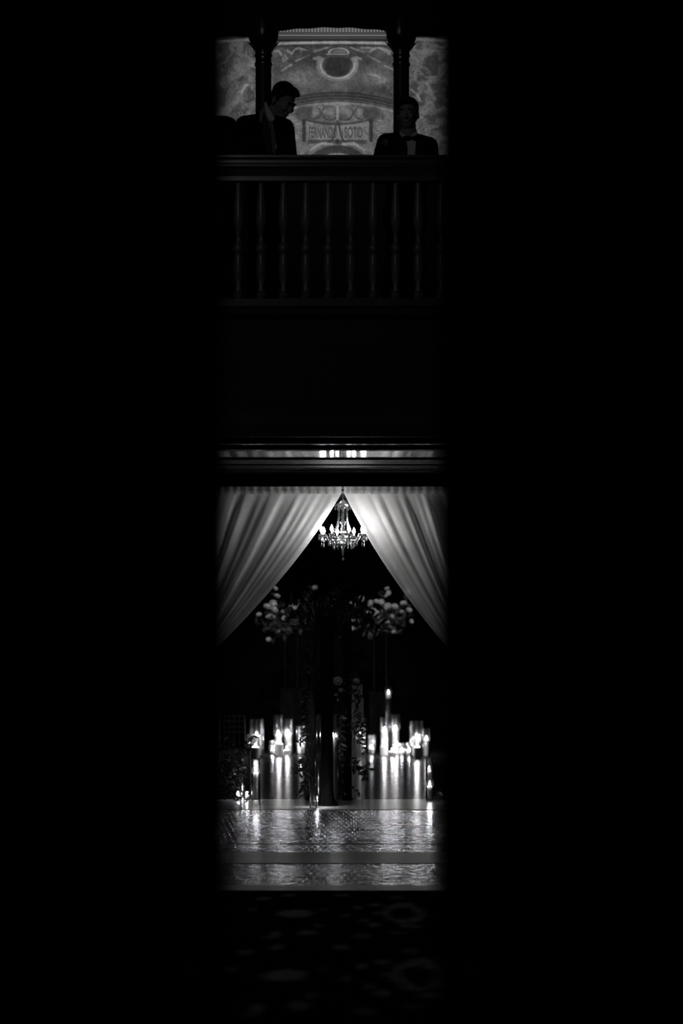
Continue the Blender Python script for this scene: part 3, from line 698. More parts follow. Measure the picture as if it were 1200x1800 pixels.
# man facing out, right
Y2 = 15.25
pts = dict(neck=W(718, 236, Y2), shL=W(679, 252, Y2), shR=W(752, 258, Y2 + .03), chest=W(716, 290, Y2), hip=W(712, 352, Y2 + .25),
           elL=W(664, 296, Y2 - .08), elR=W(757, 300, Y2 - .05), wrL=W(693, 306, Y2 - .3), wrR=W(730, 308, Y2 - .28),
           knL=V(X(694, Y2), Y2 + .15, ZF + .48), knR=V(X(732, Y2), Y2 + .15, ZF + .48), anL=V(X(692, Y2), Y2 + .28, ZF + .08), anR=V(X(735, Y2), Y2 + .28, ZF + .08))
pts['hip'].z = ZF + .9
t2, q2, C2 = person('man in a dark tuxedo, white shirt and bow tie in front of the right column', (X(715, Y2), Y2 + .2, ZF), pts, W(717, 201, Y2 - .03), Rot(6, 0, -12), .98)
patch('shirt_front', [(715, 244), (731, 244), (729, 278), (715, 280)], Y2 - .165, M['shirt'], t2)
patch('shirt_collar', [(702, 228), (706, 235), (713, 238), (708, 242), (703, 238)], Y2 - .11, M['shirt'], t2)
patch('shirt_collar', [(732, 230), (733, 236), (727, 241), (721, 240), (726, 236)], Y2 - .11, M['shirt'], t2)
b = MB(); oo = Vector(t2.location); c_ = W(722, 242.5, Y2 - .19) - oo
for sx in (-1, 1): b.ell(c_ + V(sx * .03, 0, 0), (.026, .01, .018))
b.ell(c_, (.01, .012, .011)); b.build('bow_tie', M['satin'], t2)
patch('lapel', [(706, 240), (713, 245), (716, 262), (714, 280), (704, 280), (699, 262), (703, 258), (699, 252)], Y2 - .175, M['satin'], t2)
patch('lapel', [(733, 240), (731, 246), (730, 262), (731, 280), (741, 280), (746, 262), (742, 257), (746, 252)], Y2 - .175, M['satin'], t2)
b = MB(); c_ = W(676, 250, Y2 - .12) - oo
for k_ in range(7): b.leaf(c_, (math.cos(k_ * .9) * .8, -.4, math.sin(k_ * .9)), (0, -1, 0), .03, .015)
b.build('boutonniere', M['pale_leaf'], t2)
# armchair back, far left
t = thing('armchair', (X(389, 15.75), 15.75, ZF), 'dark padded high chair with rounded back at the far left of the gallery', 'chair')
def zc(py): return H(py, 15.75) - ZF
b = MB(); prb = []
for k_ in range(24):
    a = PI * k_ / 23; prb.append((.115 * math.cos(a), zc(216) + .05 * math.sin(a)))
prb += [(-.115, .62), (.115, .62)]
b.extrude_y(prb, -.05, .05); b.build('backrest', M['upholstery'], t, smooth=True, bevel=.02)
MB().box(-.17, .17, -.34, .06, .56, .66).build('seat', M['upholstery'], t, smooth=False, bevel=.03)
for sx in (-1, 1):
    for y_ in (-.3, .02): MB().box(sx * .15 - .02, sx * .15 + .02, y_ - .02, y_ + .02, 0, .56).build('leg', M['black_wood'], t, smooth=False)
# glasses on the gallery floor behind the balusters
def glass_item(name, px, y0, y1, r, label, prof, Y=YB + .25, cat='glass'):
    base = V(X(px, Y), Y, ZF); h = (y1 - y0) / F * Y
    o = MB().lathe([(r * a, h * b) for a, b in prof], seg=18, cap=False).build(name, M['glass_thick'], None, loc=base); return tag(o, label, cat, 'glasses on the gallery floor')
M['glass_thick'] = glass_mat('tumbler_glass', .75, .15, 1.5, .12)
tum = [(0, 0), (.8, 0), (1, 1), (.93, 1), (.74, .08), (0, .08)]
wine = [(0, 0), (.8, 0), (.8, .03), (.1, .08), (.08, .45), (.5, .55), (1, .75), (.85, 1), (.8, 1), (.9, .75), (.3, .58), (0, .56)]
glass_item('tumbler', 513, 517, 531, .033, 'short clear tumbler on the gallery floor near the left balusters', tum)
glass_item('wine_glass', 600, 514, 534, .034, 'stemmed glass on the gallery floor, left one of the middle pair', wine)
glass_item('wine_glass', 630, 514, 534, .034, 'stemmed glass on the gallery floor, right one of the middle pair', wine)
glass_item('highball_glass', 667, 492, 526, .03, 'tall straight tumbler on the gallery floor right of the stemmed glasses', tum)
glass_item('tumbler', 728, 505, 526, .028, 'ribbed tumbler on the gallery floor second from the right end', tum)
glass_item('tumbler', 748, 510, 528, .026, 'small tumbler on the gallery floor at the right end', tum)
# ------------------------------------------------------------------ drapes
def bez(p0, p1, p2, t): return ((1 - t) ** 2 * p0[0] + 2 * t * (1 - t) * p1[0] + t * t * p2[0], (1 - t) ** 2 * p0[1] + 2 * t * (1 - t) * p1[1] + t * t * p2[1])
def drape(name, p0o, p0i, c_i, tie, label, sgn, seed):
    nu, nv = 420, 70; rs = random.Random(seed)
    t = thing(name, (X(tie[0], YD), YD, 0), label, 'drape', None)
    O = Vector(t.location); vs_ = []; fs = []
    fr = [(rs.uniform(10, 14), rs.uniform(0, 6.28), .8), (rs.uniform(24, 32), rs.uniform(0, 6.28), .75), (rs.uniform(50, 62), rs.uniform(0, 6.28), .5), (rs.uniform(95, 120), rs.uniform(0, 6.28), .28), (rs.uniform(170, 200), rs.uniform(0, 6.28), .12)]
    for j in range(nv):
        v = j / (nv - 1)
        for i in range(nu):
            u = i / (nu - 1)
            top = (p0o[0] + (p0i[0] - p0o[0]) * u, p0o[1] + (p0i[1] - p0o[1]) * u)
            te = (tie[0] + sgn * (u - .5) * 20, tie[1] + (u - .5) * 26)
            # outer folds hang straighter, inner ones sweep
            cc = (top[0] + (c_i[0] - p0i[0]) * (u ** 1.1), top[1] + (c_i[1] - p0i[1]) * (.55 + .45 * u))
            p = bez(top, cc, te, v)
            amp = .05 * min(1, .15 + v * 5) * (1 - .55 * v)
            d = sum(a * math.sin(f_ * u * (1 + .12 * math.sin(3 * u + f_)) * 1.0 + ph) for f_, ph, a in fr)
            d2 = math.copysign(abs(d) ** .8, d)
            vs_.append(W(p[0], p[1], YD) + V(0, amp * d2 * .6 - .06 * (1 - u) * v, 0) - O)
    for j in range(nv - 1):
        for i in range(nu - 1):
            a = j * nu + i; fs.append((a, a + 1, a + nu + 1, a + nu))
    MB().add(vs_, fs).build('swag', M['drape'], t, fix=False)
    # tail falling from the tieback
    c = W(tie[0], tie[1] + 6, YD); vs_ = []; fs = []; n1, n2 = 90, 16
    for j in range(n2):
        v = j / (n2 - 1); z = c.z * (1 - v) + .01 * v
        for i in range(n1):
            u = i / (n1 - 1) - .5
            vs_.append(V(c.x + u * (.16 + .3 * v ** .6), YD + .035 * math.sin(u * 60) * (.4 + .6 * v), z) - O)
    for j in range(n2 - 1):
        for i in range(n1 - 1):
            a = j * n1 + i; fs.append((a, a + 1, a + n1 + 1, a + n1))
    MB().add(vs_, fs).build('tail', M['drape'], t, fix=False)
    MB().lathe([(.09, -.03), (.1, 0), (.09, .03)], c - O, 20, cap=False, sy=.6).build('tieback', M['fabric'], t)
    # rod pocket heading
    vs_ = []; fs = []
    x0, x1 = sorted((X(p0o[0], YD), X(p0i[0], YD)))
    for i in range(240):
        u = i / 239; yy_ = YD + .012 * math.sin(u * 150) + .006 * math.sin(u * 61) - .055
        for z in (H(854, YD), H(869, YD)): vs_.append(V(x0 + (x1 - x0) * u, yy_, z) - O)
    for i in range(239): fs.append((2 * i, 2 * i + 1, 2 * i + 3, 2 * i + 2))
    MB().add(vs_, fs).build('heading', M['drape'], t, fix=False)
    return t
drape('drape', (255, 858), (600, 867), (518, 1010), (330, 1165), 'sheer white drape swept to the left of the chandelier', 1, 3)
drape('drape', (940, 858), (604, 866), (676, 1020), (840, 1175), 'sheer white drape swept to the right of the chandelier', -1, 8)
rodt = thing('drape_rod', (0, YD + .035, H(861, YD)), 'pale rod holding both sheer drapes', 'rod')
o = MB().tube([V(-1.84, 0, 0), V(1.84, 0, 0)], .012, 10).build('rod', M['soffit_wood'], rodt)
# ------------------------------------------------------------------ chandelier
YCH = 18.5; k = YCH / F
cz = lambda py: (HZ - py) * k + EYE - H(935, YCH)
ch = thing('chandelier', (X(602.5, YCH), YCH, H(935, YCH)), 'lit crystal chandelier with candle bulbs hanging between the two drapes', 'chandelier')
MB().lathe([(.03, ZB - .01 - H(935, YCH)), (.035, ZB - .03 - H(935, YCH)), (.01, cz(868))], seg=14).build('ceiling_rose', M['brass'], ch)
MB().tube([V(0, 0, cz(868)), V(0, 0, cz(880))], .004).build('chain', M['brass'], ch)
MB().lathe([(0, cz(878)), (4 * k, cz(880)), (8 * k, cz(884)), (13 * k, cz(887)), (13.5 * k, cz(889)), (9 * k, cz(891)), (5 * k, cz(893)), (2 * k, cz(896))], seg=20).build('crown', M['crystal'], ch)
MB().lathe([(1.6 * k, cz(893)), (1.6 * k, cz(912)), (3 * k, cz(914)), (5.5 * k, cz(918)), (4 * k, cz(922)), (2 * k, cz(924)), (2.5 * k, cz(928)), (5 * k, cz(932)), (6 * k, cz(937)), (4 * k, cz(941)), (3 * k, cz(945)), (7 * k, cz(952)), (8 * k, cz(957)), (3 * k, cz(963)), (2 * k, cz(976)), (.5 * k, cz(979))], seg=20).build('stem', M['crystal'], ch)
# bead strands from crown to ring
for a in range(6):
    an = a * PI / 3 + .3; b = MB()
    for j in range(13):
        u = j / 12; r = (8 + 3 * u ** 2 + 6 * u ** 6) * k; z = cz(890 + 44 * u)
        b.ell((r * math.cos(an), r * math.sin(an), z), (1.5 * k, 1.5 * k, 1.9 * k), seg=6, rings=4)
    b.build('bead_strand', M['crystal'], ch)
def drop(L, r):
    return MB().lathe([(0, 0), (r * .5, -L * .12), (r * .35, -L * .2), (r, -L * .62), (r * .7, -L * .85), (0, -L)], seg=6)
dm = drop(9 * k, 1.7 * k); d0 = None
def add_drop(p):
    global d0
    if d0 is None: d0 = dm.build('crystal_drop', M['crystal'], ch, smooth=False); o = d0
    else: o = d0.copy(); COL.objects.link(o)
    o.location = p; return o
for a in range(8):
    an = math.radians(15 + 45 * a); ca, sa = math.cos(an), math.sin(an)
    path = []
    for j in range(13):
        u = j / 12; r = (5 + 34 * u) * k; z = cz(942 + 16 * math.sin(PI * min(1, u * 1.25)) - 3 * u * (u > .8))
        path.append(V(r * ca, r * sa, z))
    r = 39 * k; path[-1] = V(r * ca, r * sa, cz(942))
    MB().tube(path, [1.5 * k] * 13, 8).build('arm', M['crystal'], ch)
    MB().lathe([(1 * k, cz(944)), (5 * k, cz(941.5)), (6 * k, cz(940)), (5 * k, cz(940)), (1 * k, cz(942))], (r * ca, r * sa, 0), 14).build('drip_pan', M['crystal'], ch)
    MB().lathe([(1.6 * k, cz(942)), (1.6 * k, cz(936))], (r * ca, r * sa, 0), 10).build('candle_sleeve', M['wax'], ch)
    MB().lathe([(.2 * k, cz(936.5)), (2.6 * k, cz(934)), (2.9 * k, cz(931.5)), (1.6 * k, cz(928)), (0, cz(924.5))], (r * ca, r * sa, 0), 10).build('bulb', M['bulb'], ch)
    light('bulb_light', 'POINT', (r * ca, r * sa, cz(931)), BULB_W, .012, parent=ch)
    for q in range(4):
        aq = an + (q - 1.5) * 1.2; add_drop(V(r * ca + 5 * k * math.cos(aq), r * sa + 5 * k * math.sin(aq), cz(942)))
    add_drop(V(r * ca, r * sa, cz(945))); add_drop(V(r * ca, r * sa, cz(953)))
for n_, rr, py in ((14, 25, 951), (12, 17, 957), (8, 13.5, 888)):
    for a in range(n_):
        an = 2 * PI * a / n_; add_drop(V(rr * k * math.cos(an), rr * k * math.sin(an), cz(py)))
for rr, py in ((25, 950.5), (17, 956.5)):
    MB().tube([V(rr * k * math.cos(a * PI / 12), rr * k * math.sin(a * PI / 12), cz(py)) for a in range(25)], .8 * k, 6).build('ring', M['brass'], ch)
MB().ell((0, 0, cz(983)), 2.8 * k).build('finial_ball', M['crystal'], ch)
# ------------------------------------------------------------------ candles and vases
MB_cache = {}
def candle(px, Y, base_z, top_py, r, label, taper=False, flame=1.0, group=None, power=1.0):
    """pillar candle whose wax top is seen at row top_py"""
    t = thing('candle', (X(px, Y), Y, base_z), label, 'candle', group)
    h = max(.03, H(top_py, Y) - base_z)
    if taper: prof = [(r, 0), (r * .9, h * .6), (r * .75, h - .004), (r * .6, h)]
    else: prof = [(r, 0), (r, h - .003), (r * .94, h), (r * .7, h - .006), (0, h - .009)]
    MB().lathe(prof, seg=18).build('wax', M['wax'], t)
    MB().tube([V(0, 0, h - .012), V(.001, 0, h + .012)], .0013, 6).build('wick', M['wick'], t)
    s_ = flame
    MB().lathe([(0, h + .006), (.0075 * s_, h + .014 * s_), (.0105 * s_, h + .024 * s_), (.008 * s_, h + .040 * s_), (.003 * s_, h + .056 * s_), (0, h + .066 * s_)], seg=10).build('flame', M['flame'], t)
    light('flame_light', 'POINT', (0, 0, h + .02 * s_), CANDLE_W * power, .012, parent=t)
    return t
def vase(px, Y, top_py, r, label, base_z=0.0, group=None):
    h = H(top_py, Y) - base_z; th = .004
    prof = [(0, .001), (r * .97, .001), (r, .006), (r, h), (r - th, h), (r - th, .014), (0, .012)]
    o = MB().lathe(prof, seg=32, cap=False).build('glass_vase', M['glass'], None, loc=(X(px, Y), Y, base_z))
    return tag(o, label, 'vase', group)
Bz = .014
def cset(px, py_base, r_v, top_v, wax_top, r_c, lv, lc, base_z=0, **kw):
    Y = FY(py_base) if py_base else kw.pop('Y')
    if lv: vase(px, Y, top_v, r_v, lv, base_z)
    if lc: candle(px, Y, base_z + Bz, wax_top, r_c, lc, **kw)
kk = lambda pxw, py: pxw * FY(py) / F / 2       # radius from picture width at a floor row
back = [  # px, base row, vase width px, vase top, wax top, wax width px, place words
    (451, 1329, 25, 1264, 1293, 15, 'far left row, first tall vase', 'lit ivory candle in the far left tall vase'),
    (449, 1333, 16, 1300, 1313, 13, None, 'short lit candle in front of the far left tall vase'),
    (479, 1326, 13, 1302, 1318, 11, 'small low glass vase beside the left pair of tall vases', 'low votive candle glowing beside the left pair of tall vases'),
    (489, 1325, 17, 1257, 1291, 13, 'tall clear glass cylinder second in the left back row', 'upper candle of the second tall glass cylinder in the left back row'),
    (491, 1328, 15, 1292, 1307, 13, None, 'lower candle in front of the second tall cylinder on the left'),
    (506, 1324, 19, 1264, 1289, 14, 'wide clear glass cylinder just left of the wooden posts', 'upper candle of the wide cylinder left of the posts'),
    (504, 1327, 15, 1300, 1318, 13, None, 'low candle in front of the wide cylinder left of the posts'),
    (529, 1326, 17, 1276, 1310, 12, 'glass cylinder half hidden by leaves left of the bark post', 'candle half hidden by leaves left of the bark post'),
    (653, 1326, 14, 1292, 1315, 12, 'medium glass cylinder standing alone right of the posts', 'candle in the lone medium cylinder right of the posts'),
    (676, 1325, 17, 1261, 1284, 13, 'tall glass cylinder, left of the right back pair', 'top candle of the left cylinder in the right back pair'),
    (675, 1328, 15, 1290, 1312, 13, None, 'lower candle before the left cylinder of the right pair'),
    (695, 1324, 17, 1256, 1281, 13, 'tall glass cylinder, right of the right back pair', 'top candle of the right cylinder in the right back pair'),
    (697, 1326, 15, 1290, 1309, 13, None, 'middle candle before the right cylinder of the right pair'),
    (689, 1330, 14, 1312, 1321, 13, None, 'low wide candle between the right back pair of cylinders'),
    (706, 1328, 11, 1306, 1321, 11, 'small glass cup, left of the two low cups on the right', 'votive in the left low cup on the right'),
    (719, 1328, 11, 1305, 1321, 11, 'small glass cup, right of the two low cups on the right', 'votive in the right low cup on the right'),
    (732, 1330, 24, 1267, 1296, 15, 'wide tall glass cylinder at the far right of the back row', 'candle in the wide tall cylinder at the far right'),
    (733, 1334, 14, 1300, 1313, 12, None, 'short candle in front of the wide far right cylinder'),
    (749, 1331, 14, 1280, 1300, 11, 'narrow glass cylinder at the right end of the back row', 'candle in the narrow cylinder at the right end of the back row'),
    (633, 1327, 18, 1262, 1292, 14, 'tall glass cylinder seen through leaves right of the smooth post', 'candle behind leaves right of the smooth post'),
    (440, 1328, 12, 1290, 1305, 10, 'slim glass cylinder at the left end of the back row', 'slim candle at the left end of the back row'),
]
for px, pb, wv, tv, wt, wc, lv, lc in back:
    if lv and 'glass' not in lv: lv = 'tall wide clear glass vase, first of the left back row'
    Y = FY(pb)
    if lv:
        vase(px, Y, tv, kk(wv, pb), lv)
    candle(px, Y, Bz if lv else .0, wt, kk(wc, pb), lc, flame=1.0, power=3.6 if 730 < px < 735 else 2.7 if (485 < px < 510 or 670 < px < 700 or 448 < px < 452) else 1.5)
# very tall slim vase holding a floating candle
Yt = FY(1323)
vase(682.5, Yt, 1207, kk(12, 1323), 'very tall slim glass vase rising behind the right back pair')
candle(682.5, Yt, H(1228, Yt), 1219, kk(8, 1323), 'small candle floating high in the very tall slim vase', power=.4)
water = MB().lathe([(kk(11, 1323), .02), (kk(11, 1323), H(1228, Yt) - .002)], seg=20).build('water', M['glass_thick'], None, loc=(X(682.5, Yt), Yt, 0))
tag(water, 'column of water filling the very tall slim vase', 'water')
# front left group
cset(449.5, 1408, kk(16, 1408), 1333, 1358, kk(10.5, 1408), 'tall glass cylinder at the front left edge of the dance floor', 'slim lit pillar candle in the front left cylinder', power=.5)
cset(418, 1407, kk(14, 1407), 1345, 1399, kk(11, 1407), 'tall vase of tiny lights among leaves at the front left', 'low wide votive candle among the leaves at front left', power=.4)
cset(434, 1406, kk(10, 1406), 1392, 1400, kk(8, 1406), 'small glass votive cup left of the front pillar candle', 'votive flame left of the front pillar candle', flame=.8, power=.3)
cset(425, 1398, kk(9, 1398), 1360, 1386, kk(6, 1398), 'slim glass tube behind the front left votives', 'candle in the slim tube behind the front left votives', flame=.8, power=.3)
# front right group
cset(755, 1406, kk(14, 1406), 1340, 1382, kk(11, 1406), 'glass cylinder at the front right beside the white rose', 'short pillar candle in the front right cylinder', power=.5)
cset(754, 1396, kk(12, 1396), 1332, 1355, kk(9, 1396), 'taller glass cylinder behind the front right one', 'raised candle behind the front right pillar candle', power=.5)
# centre group
cset(550.5, 1420, kk(13, 1420), 1366, 1408, kk(6, 1420), 'short glass hurricane at the left foot of the black pedestal', None)
candle(556, FY(1419.5), .014, 1407, kk(6, 1420), 'small votive burning at the left foot of the black pedestal', power=1.2)
vase(559.5, FY(1411), 1256, kk(13, 1411), 'tall glass cylinder behind the left side of the black pedestal')
vase(588, FY(1412), 1256, kk(13, 1412), 'tall glass cylinder behind the right side of the black pedestal')
candle(585.5, FY(1412), .014, 1296, kk(6.5, 1412), 'tall white taper candle right of the black pedestal', taper=True, flame=.8, power=.8)
# ------------------------------------------------------------------ pedestal and posts
Yp = FY(1416); k = Yp / F
t = thing('pedestal', (X(574.5, Yp), Yp, 0), 'black pedestal with a flared base standing on the marble threshold', 'pedestal')
z = lambda py: H(py, Yp)
MB().lathe([(20 * k, 0), (20 * k, .012), (17 * k, .03), (13.5 * k, .08), (11.5 * k, .16), (10.8 * k, .3), (10.5 * k, z(1260)), (11.5 * k, z(1150)), (12 * k, z(1100))], seg=30).build('shaft', M['dark_post'], t)
MB().lathe([(12 * k, z(1100)), (16 * k, z(1092)), (18 * k, z(1088)), (18 * k, z(1084)), (0, z(1084))], seg=30).build('top_plate', M['dark_post'], t)
def post(px, w_, pb, top, m_, label):
    Y = FY(pb); k_ = Y / F; n = 26; b = MB()
    tt = thing('wooden_post', (X(px, Y), Y, 0), label, 'post')
    b = MB(); pr_ = []
    for i in range(n + 1):
        u = i / n; pr_.append((w_ / 2 * k_ * (1 + .05 * math.sin(u * 23) + .03 * math.sin(u * 57)), u * H(top, Y)))
    b.lathe(pr_, seg=14); b.build('trunk', m_, tt)
    MB().lathe([(w_ * .62 * k_, 0), (w_ * .6 * k_, .03), (w_ * .5 * k_, .06)], seg=14).build('foot', M['dark_post'], tt)
    return tt
post(546.5, 17, 1406.5, 1085, M['bark'], 'rough bark post left of the black pedestal')
post(610.5, 15, 1407, 1085, M['dark_post'], 'smooth dark post right of the black pedestal')
Yb = FY(1406.7)
t = thing('cross_beam', (X(578, Yb), Yb, H(1086, Yb)), 'dark beam resting on the two posts under the flowers', 'beam')
MB().box(-.33, .33, -.05, .05, .002, .05).build('beam', M['dark_post'], t, smooth=False, bevel=.006)
# ------------------------------------------------------------------ foliage
def rose(r):
    b = MB(); rs = random.Random(3)
    b.ell((0, 0, r * .1), (r * .4, r * .4, r * .5), seg=10, rings=6)
    for ring, (n_, rad, tilt, sz) in enumerate(((4, .42, .25, .62), (5, .62, .55, .75), (6, .82, .95, .85))):
        for i in range(n_):
            a = 2 * PI * i / n_ + ring * .7; vs_ = []; fs = []
            for p in range(5):
                for q in range(5):
                    u = p / 4 - .5; v = q / 4
                    aa = a + u * 2.2 * sz / (rad + .35); rr_ = r * (rad * (.35 + .65 * v) + .08 * math.sin(PI * v)); zz = r * (-.45 + v * sz * (1.25 - tilt * .6) - .25 * (2 * u) ** 2 * v)
                    if v > .9: rr_ += r * .1
                    vs_.append((rr_ * math.cos(aa), rr_ * math.sin(aa), zz))
            for p in range(4):
                for q in range(4):
                    c = p * 5 + q; fs.append((c, c + 1, c + 6, c + 5))
            b.add(vs_, fs)
    return b
rose_me = rose(1.0)
rose_mesh = None
def add_rose(p, r, parent, rs, name='rose'):
    global rose_mesh
    if rose_mesh is None:
        tmp = rose_me.build('rose', M['petal'], None, fix=False); rose_mesh = tmp.data; bpy.data.objects.remove(tmp)
    o = bpy.data.objects.new(name, rose_mesh); COL.objects.link(o)
    o.location = p; o.scale = (r, r, r); o.rotation_euler = (rs.uniform(.5, 1.5), rs.uniform(-.4, .4), rs.uniform(-.6, .6))
    if parent: o.parent = parent
    return o
def spray(b, st, p0, p1, n, L, wd, rs, sag=.0, spread=1.0):
    """a twig from p0 to p1 with paired lance leaves"""
    p0 = Vector(p0); p1 = Vector(p1); pts_ = []
    for i in range(8):
        u = i / 7; p = p0.lerp(p1, u) + V(0, 0, -sag * math.sin(PI * u) * .5); pts_.append(p)
    st.tube(pts_, [.004 * (1 - .6 * i / 7) for i in range(8)], 5)
    d = (p1 - p0).normalized()
    for i in range(n):
        u = (i + .5) / n; p = p0.lerp(p1, u) + V(0, 0, -sag * math.sin(PI * u) * .5)
        sd = d.orthogonal(); sd = Matrix.Rotation(rs.uniform(0, 2 * PI), 3, d) @ sd
        dd = d * .5 + sd * spread * rs.uniform(.7, 1.2) + V(0, 0, -.15)
        nr = V(rs.uniform(-.6, .6), -1, rs.uniform(-.6, .8))
        b.leaf(p, dd, nr, L * rs.uniform(.7, 1.15), wd * rs.uniform(.8, 1.2))
def arrangement(name, base, label, cat, sprays, roses, Y, L, wd, seed=1, fill=None, leafm='leaf', rr=6):
    t = thing(name, base, label, cat); rs = random.Random(seed); O = Vector(base); b = MB(); st = MB(); kp = Y / F
    for (a, b_, c, d, n) in sprays:
        dy = rs.uniform(-.12, .12)
        spray(b, st, W(a, b_, Y) - O, W(c, d, Y + dy) - O, n, L, wd, rs)
    if fill:
        for (cx, cy, rx, ry, n) in fill:
            for _ in range(n):
                u, v = rs.gauss(0, .5), rs.gauss(0, .5); p = W(cx + u * rx, cy + v * ry, Y) + V(0, rs.gauss(0, .5) * min(rx, 25) * kp, 0) - O
                b.leaf(p, (rs.gauss(0, 1), rs.gauss(0, 1), rs.gauss(-.2, 1)), (rs.gauss(0, 1), -1, rs.gauss(0, 1)), L * rs.uniform(.6, 1.1), wd)
    if b.v: b.build('foliage', M[leafm], t, fix=False)
    if st.v: st.build('stems', M['stem'], t)
    for (px, py, w_) in roses:
        add_rose(W(px, py, Y + rs.uniform(-.08, .05)) - O, w_ * kp / 2 * 1.1, t, rs)
    return t
Yc = FY(1406.7)
arrangement('flower_arrangement', (X(578, Yc), Yc, H(1086, Yc) + .052), 'leafy arrangement with a few pale blooms on top of the dark beam', 'flowers',
            [(578, 1080, 616, 1012, 14), (570, 1078, 598, 1025, 9), (560, 1078, 566, 1050, 10), (548, 1080, 600, 1055, 10), (545, 1080, 508, 1060, 14), (540, 1082, 512, 1085, 12), (560, 1078, 530, 1050, 12), (600, 1080, 636, 1060, 14),
             (600, 1082, 650, 1085, 16), (605, 1078, 662, 1068, 16), (590, 1078, 600, 1058, 10), (620, 1085, 668, 1100, 12), (540, 1090, 520, 1115, 8), (560, 1075, 578, 1040, 10)],
            [(519, 1093, 19), (536, 1065, 13), (526, 1062, 7)], Yc - .05, .13, .04, 4, fill=[(580, 1080, 55, 14, 170)])
# garlands trailing down the posts
arrangement('leafy_garland', (X(537, Yc - .2), Yc - .2, 0), 'leafy garland trailing down the left side of the bark post', 'garland',
            [(538, 1085, 536, 1250, 50), (540, 1250, 534, 1400, 60), (538, 1300, 521, 1308, 6), (538, 1325, 524, 1336, 8), (537, 1350, 521, 1362, 10), (538, 1380, 523, 1395, 8), (536, 1335, 522, 1355, 8), (540, 1190, 536, 1290, 30), (538, 1340, 534, 1398, 30)], [], Yc - .2, .075, .028, 11)
arrangement('leafy_garland', (X(600, Yc - .2), Yc - .2, 0), 'leafy garland wound down the smooth post right of the pedestal', 'garland',
            [(598, 1190, 599, 1403, 90), (602, 1190, 598, 1300, 50), (616, 1275, 638, 1290, 8), (616, 1268, 634, 1305, 10), (614, 1340, 650, 1352, 10), (614, 1345, 646, 1366, 12), (616, 1385, 632, 1392, 5), (616, 1268, 640, 1325, 8), (600, 1110, 600, 1190, 14), (620, 1180, 634, 1230, 14), (616, 1200, 632, 1262, 20), (612, 1330, 640, 1368, 9), (610, 1195, 628, 1185, 6), (620, 1255, 640, 1275, 12)],
            [(593, 1197, 17), (599, 1213, 8), (590, 1222, 7), (626, 1197, 12), (596, 1230, 8)], Yc - .2, .085, .03, 12)
# pale cloth hanging behind the smooth post
Yf = Yc + .35; t = thing('cloth_panel', (X(626, Yf), Yf, 0), 'pale smooth cloth hanging behind the smooth dark post', 'cloth')
b = MB(); vs_ = []; fs = []
for j in range(30):
    v = j / 29; z_ = H(1203, Yf) * (1 - v) + .004 * v
    hw = (10 if v < .12 else 12 + 2 * v); cx = 627 - 3 * v
    for i in range(14):
        u = i / 13; vs_.append(V(X(cx + (u - .5) * 2 * hw, Yf) - t.location.x, .025 * math.sin(u * 11 + v * 2), z_))
for j in range(29):
    for i in range(13): a = j * 14 + i; fs.append((a, a + 1, a + 15, a + 14))
b.add(vs_, fs); b.build('cloth', M['drape'], t, fix=False)
# rear flower stands
def harlow(px, pxw, ztop_py, Y, plinth_top, plinth_w, label, pl_label):
    zt_ = H(ztop_py, Y); zp = H(plinth_top, Y)
    t = thing('plinth', (X(px, Y), Y, 0), pl_label, 'plinth'); hw = plinth_w / 2 * Y / F
    MB().box(-hw, hw, -hw, hw, 0, zp - .03).build('box', M['dark_post'], t, smooth=False, bevel=.004)
    MB().box(-hw - .015, hw + .015, -hw - .015, hw + .015, zp - .03, zp).build('top', M['dark_post'], t, smooth=False, bevel=.004)
    t = thing('flower_stand', (X(px, Y), Y, zp), label, 'stand'); a = pxw / 2 * Y / F
    for sx in (-1, 1):
        for sy in (-1, 1): MB().tube([V(sx * a, sy * a, 0), V(sx * a, sy * a, zt_ - zp)], .007, 6).build('leg', M['old_brass'], t)
    MB().box(-a - .02, a + .02, -a - .02, a + .02, zt_ - zp, zt_ - zp + .015).build('top', M['dark_post'], t, smooth=False)
YL = 37.6
harlow(512, 22, 1112, YL, 1209, 38, 'tall thin legged metal stand under the left white flowers', 'dark square plinth under the left thin metal stand')
harlow(668, 22, 1112, YL, 1215, 38, 'tall thin legged metal stand under the right white flowers', 'dark square plinth under the right thin metal stand')
arrangement('flower_arrangement', (X(512, YL), YL, H(1112, YL) + .016), 'loose cluster of white blooms on the left thin metal stand', 'flowers',
            [(512, 1108, 470, 1075, 14), (512, 1108, 483, 1042, 12), (512, 1106, 553, 1036, 12), (512, 1108, 462, 1100, 12), (505, 1110, 475, 1125, 10), (515, 1108, 540, 1085, 12)],
            [(487, 1047, 11), (484, 1034, 9), (553, 1033, 10), (471, 1066, 16), (480, 1062, 15), (482, 1071, 16), (473, 1083, 12), (478, 1085, 11), (499, 1076, 11), (500, 1086, 10), (489, 1110, 9), (455, 1080, 9), (505, 1111, 8), (472, 1124, 9), (520, 1068, 10), (512, 1064, 8)],
            YL, .16, .05, 21, fill=[(495, 1090, 34, 24, 120)])
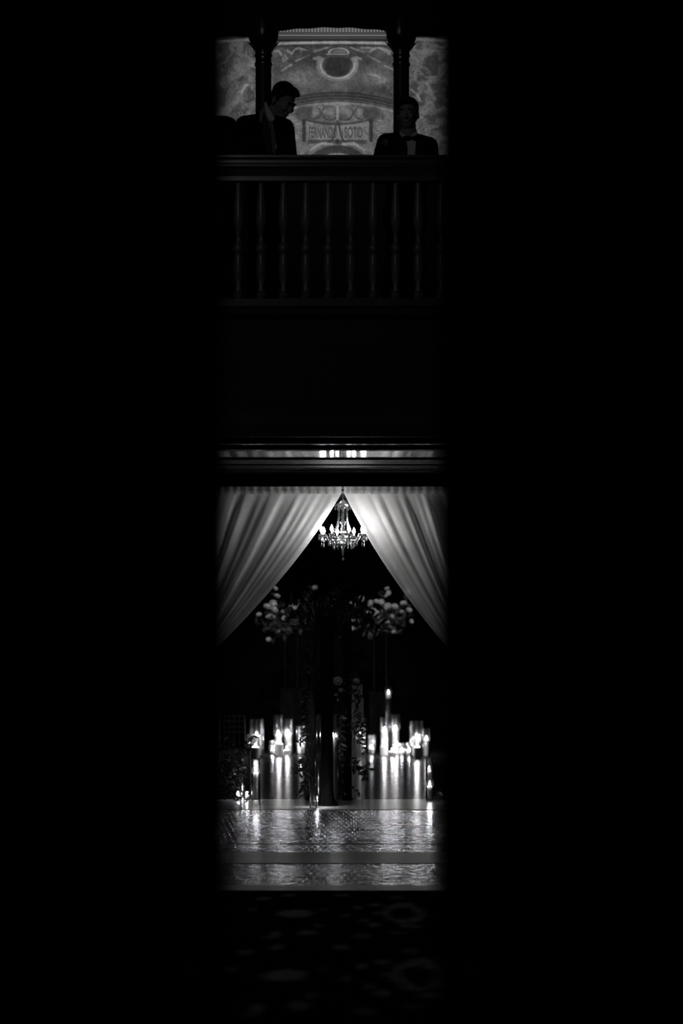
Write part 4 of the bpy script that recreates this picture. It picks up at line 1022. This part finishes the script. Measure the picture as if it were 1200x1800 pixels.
arrangement('flower_arrangement', (X(668, YL), YL, H(1112, YL) + .016), 'wide cluster of white roses on the right thin metal stand', 'flowers',
            [(668, 1108, 680, 1035, 12), (668, 1108, 720, 1050, 14), (668, 1108, 722, 1080, 14), (668, 1108, 630, 1050, 12), (668, 1110, 640, 1110, 12), (668, 1110, 705, 1115, 12)],
            [(620, 1062, 12), (635, 1053, 11), (651, 1060, 11), (662, 1057, 10), (670, 1058, 10), (681, 1066, 13), (694, 1066, 11), (709, 1060, 12), (680, 1034, 9), (683, 1042, 9), (679, 1047, 8), (717, 1040, 11), (655, 1074, 13), (661, 1078, 14), (650, 1077, 11), (665, 1085, 13), (668, 1090, 12), (680, 1088, 12), (690, 1084, 10), (680, 1094, 9),
             (706, 1088, 11), (719, 1072, 10), (705, 1075, 9), (622, 1088, 10), (632, 1088, 10), (619, 1104, 9), (692, 1110, 7), (723, 1092, 8), (667, 1105, 7)],
            YL, .16, .05, 22, fill=[(670, 1085, 48, 20, 160)])
# front left greenery, chair, rose on the floor
Yg = FY(1406) - .45
arrangement('greenery_bush', (X(404, Yg), Yg, 0), 'dark leafy greenery at the front left beside the votive candles', 'greenery',
            [(404, 1402, 392, 1300, 30), (405, 1402, 408, 1300, 34), (408, 1402, 428, 1330, 24), (402, 1402, 420, 1370, 18), (410, 1402, 436, 1296, 22), (400, 1400, 386, 1350, 20), (410, 1350, 444, 1292, 14)], [], Yg, .085, .034, 31,
            fill=[(404, 1365, 26, 46, 150)], leafm='pale_leaf')
Ych = FY(1376); k = Ych / F
t = thing('chiavari_chair', (X(412, Ych), Ych, 0), 'slender wooden banquet chair behind the greenery at the left', 'chair', rz=.25)
top = H(1259, Ych)
for sx in (-1, 1):
    MB().tube([V(sx * .18, .2, 0), V(sx * .185, .18, .45), V(sx * .175, .22, top)], .012, 8).build('leg', M['chair'], t)
    MB().tube([V(sx * .17, -.19, 0), V(sx * .17, -.18, .45)], .012, 8).build('leg', M['chair'], t)
MB().box(-.2, .2, -.2, .2, .43, .46).build('seat', M['chair'], t, smooth=False, bevel=.008)
for u in (.0, .25, .5, .72): MB().tube([V(-.178, .22 - .02 * u, top - u * .3), V(.178, .22 - .02 * u, top - u * .3)], .009, 8).build('back_rail', M['chair'], t)
for sx in (-1.5, -.5, .5, 1.5): MB().tube([V(sx * .07, .19, .46), V(sx * .07, .215, top)], .006, 6).build('spindle', M['chair'], t)
for y_ in (-.185, .19): MB().tube([V(-.17, y_, .2), V(.17, y_, .2)], .008, 6).build('stretcher', M['chair'], t)
rs = random.Random(5); rY = FY(1404.8)
o = add_rose(W(773, 1398.5, rY), 7.2 * rY / F, None, rs, 'rose'); o.location.z = .045
tag(o, 'single white rose lying on the floor at the front right', 'rose')
for m_ in bpy.data.meshes: pass
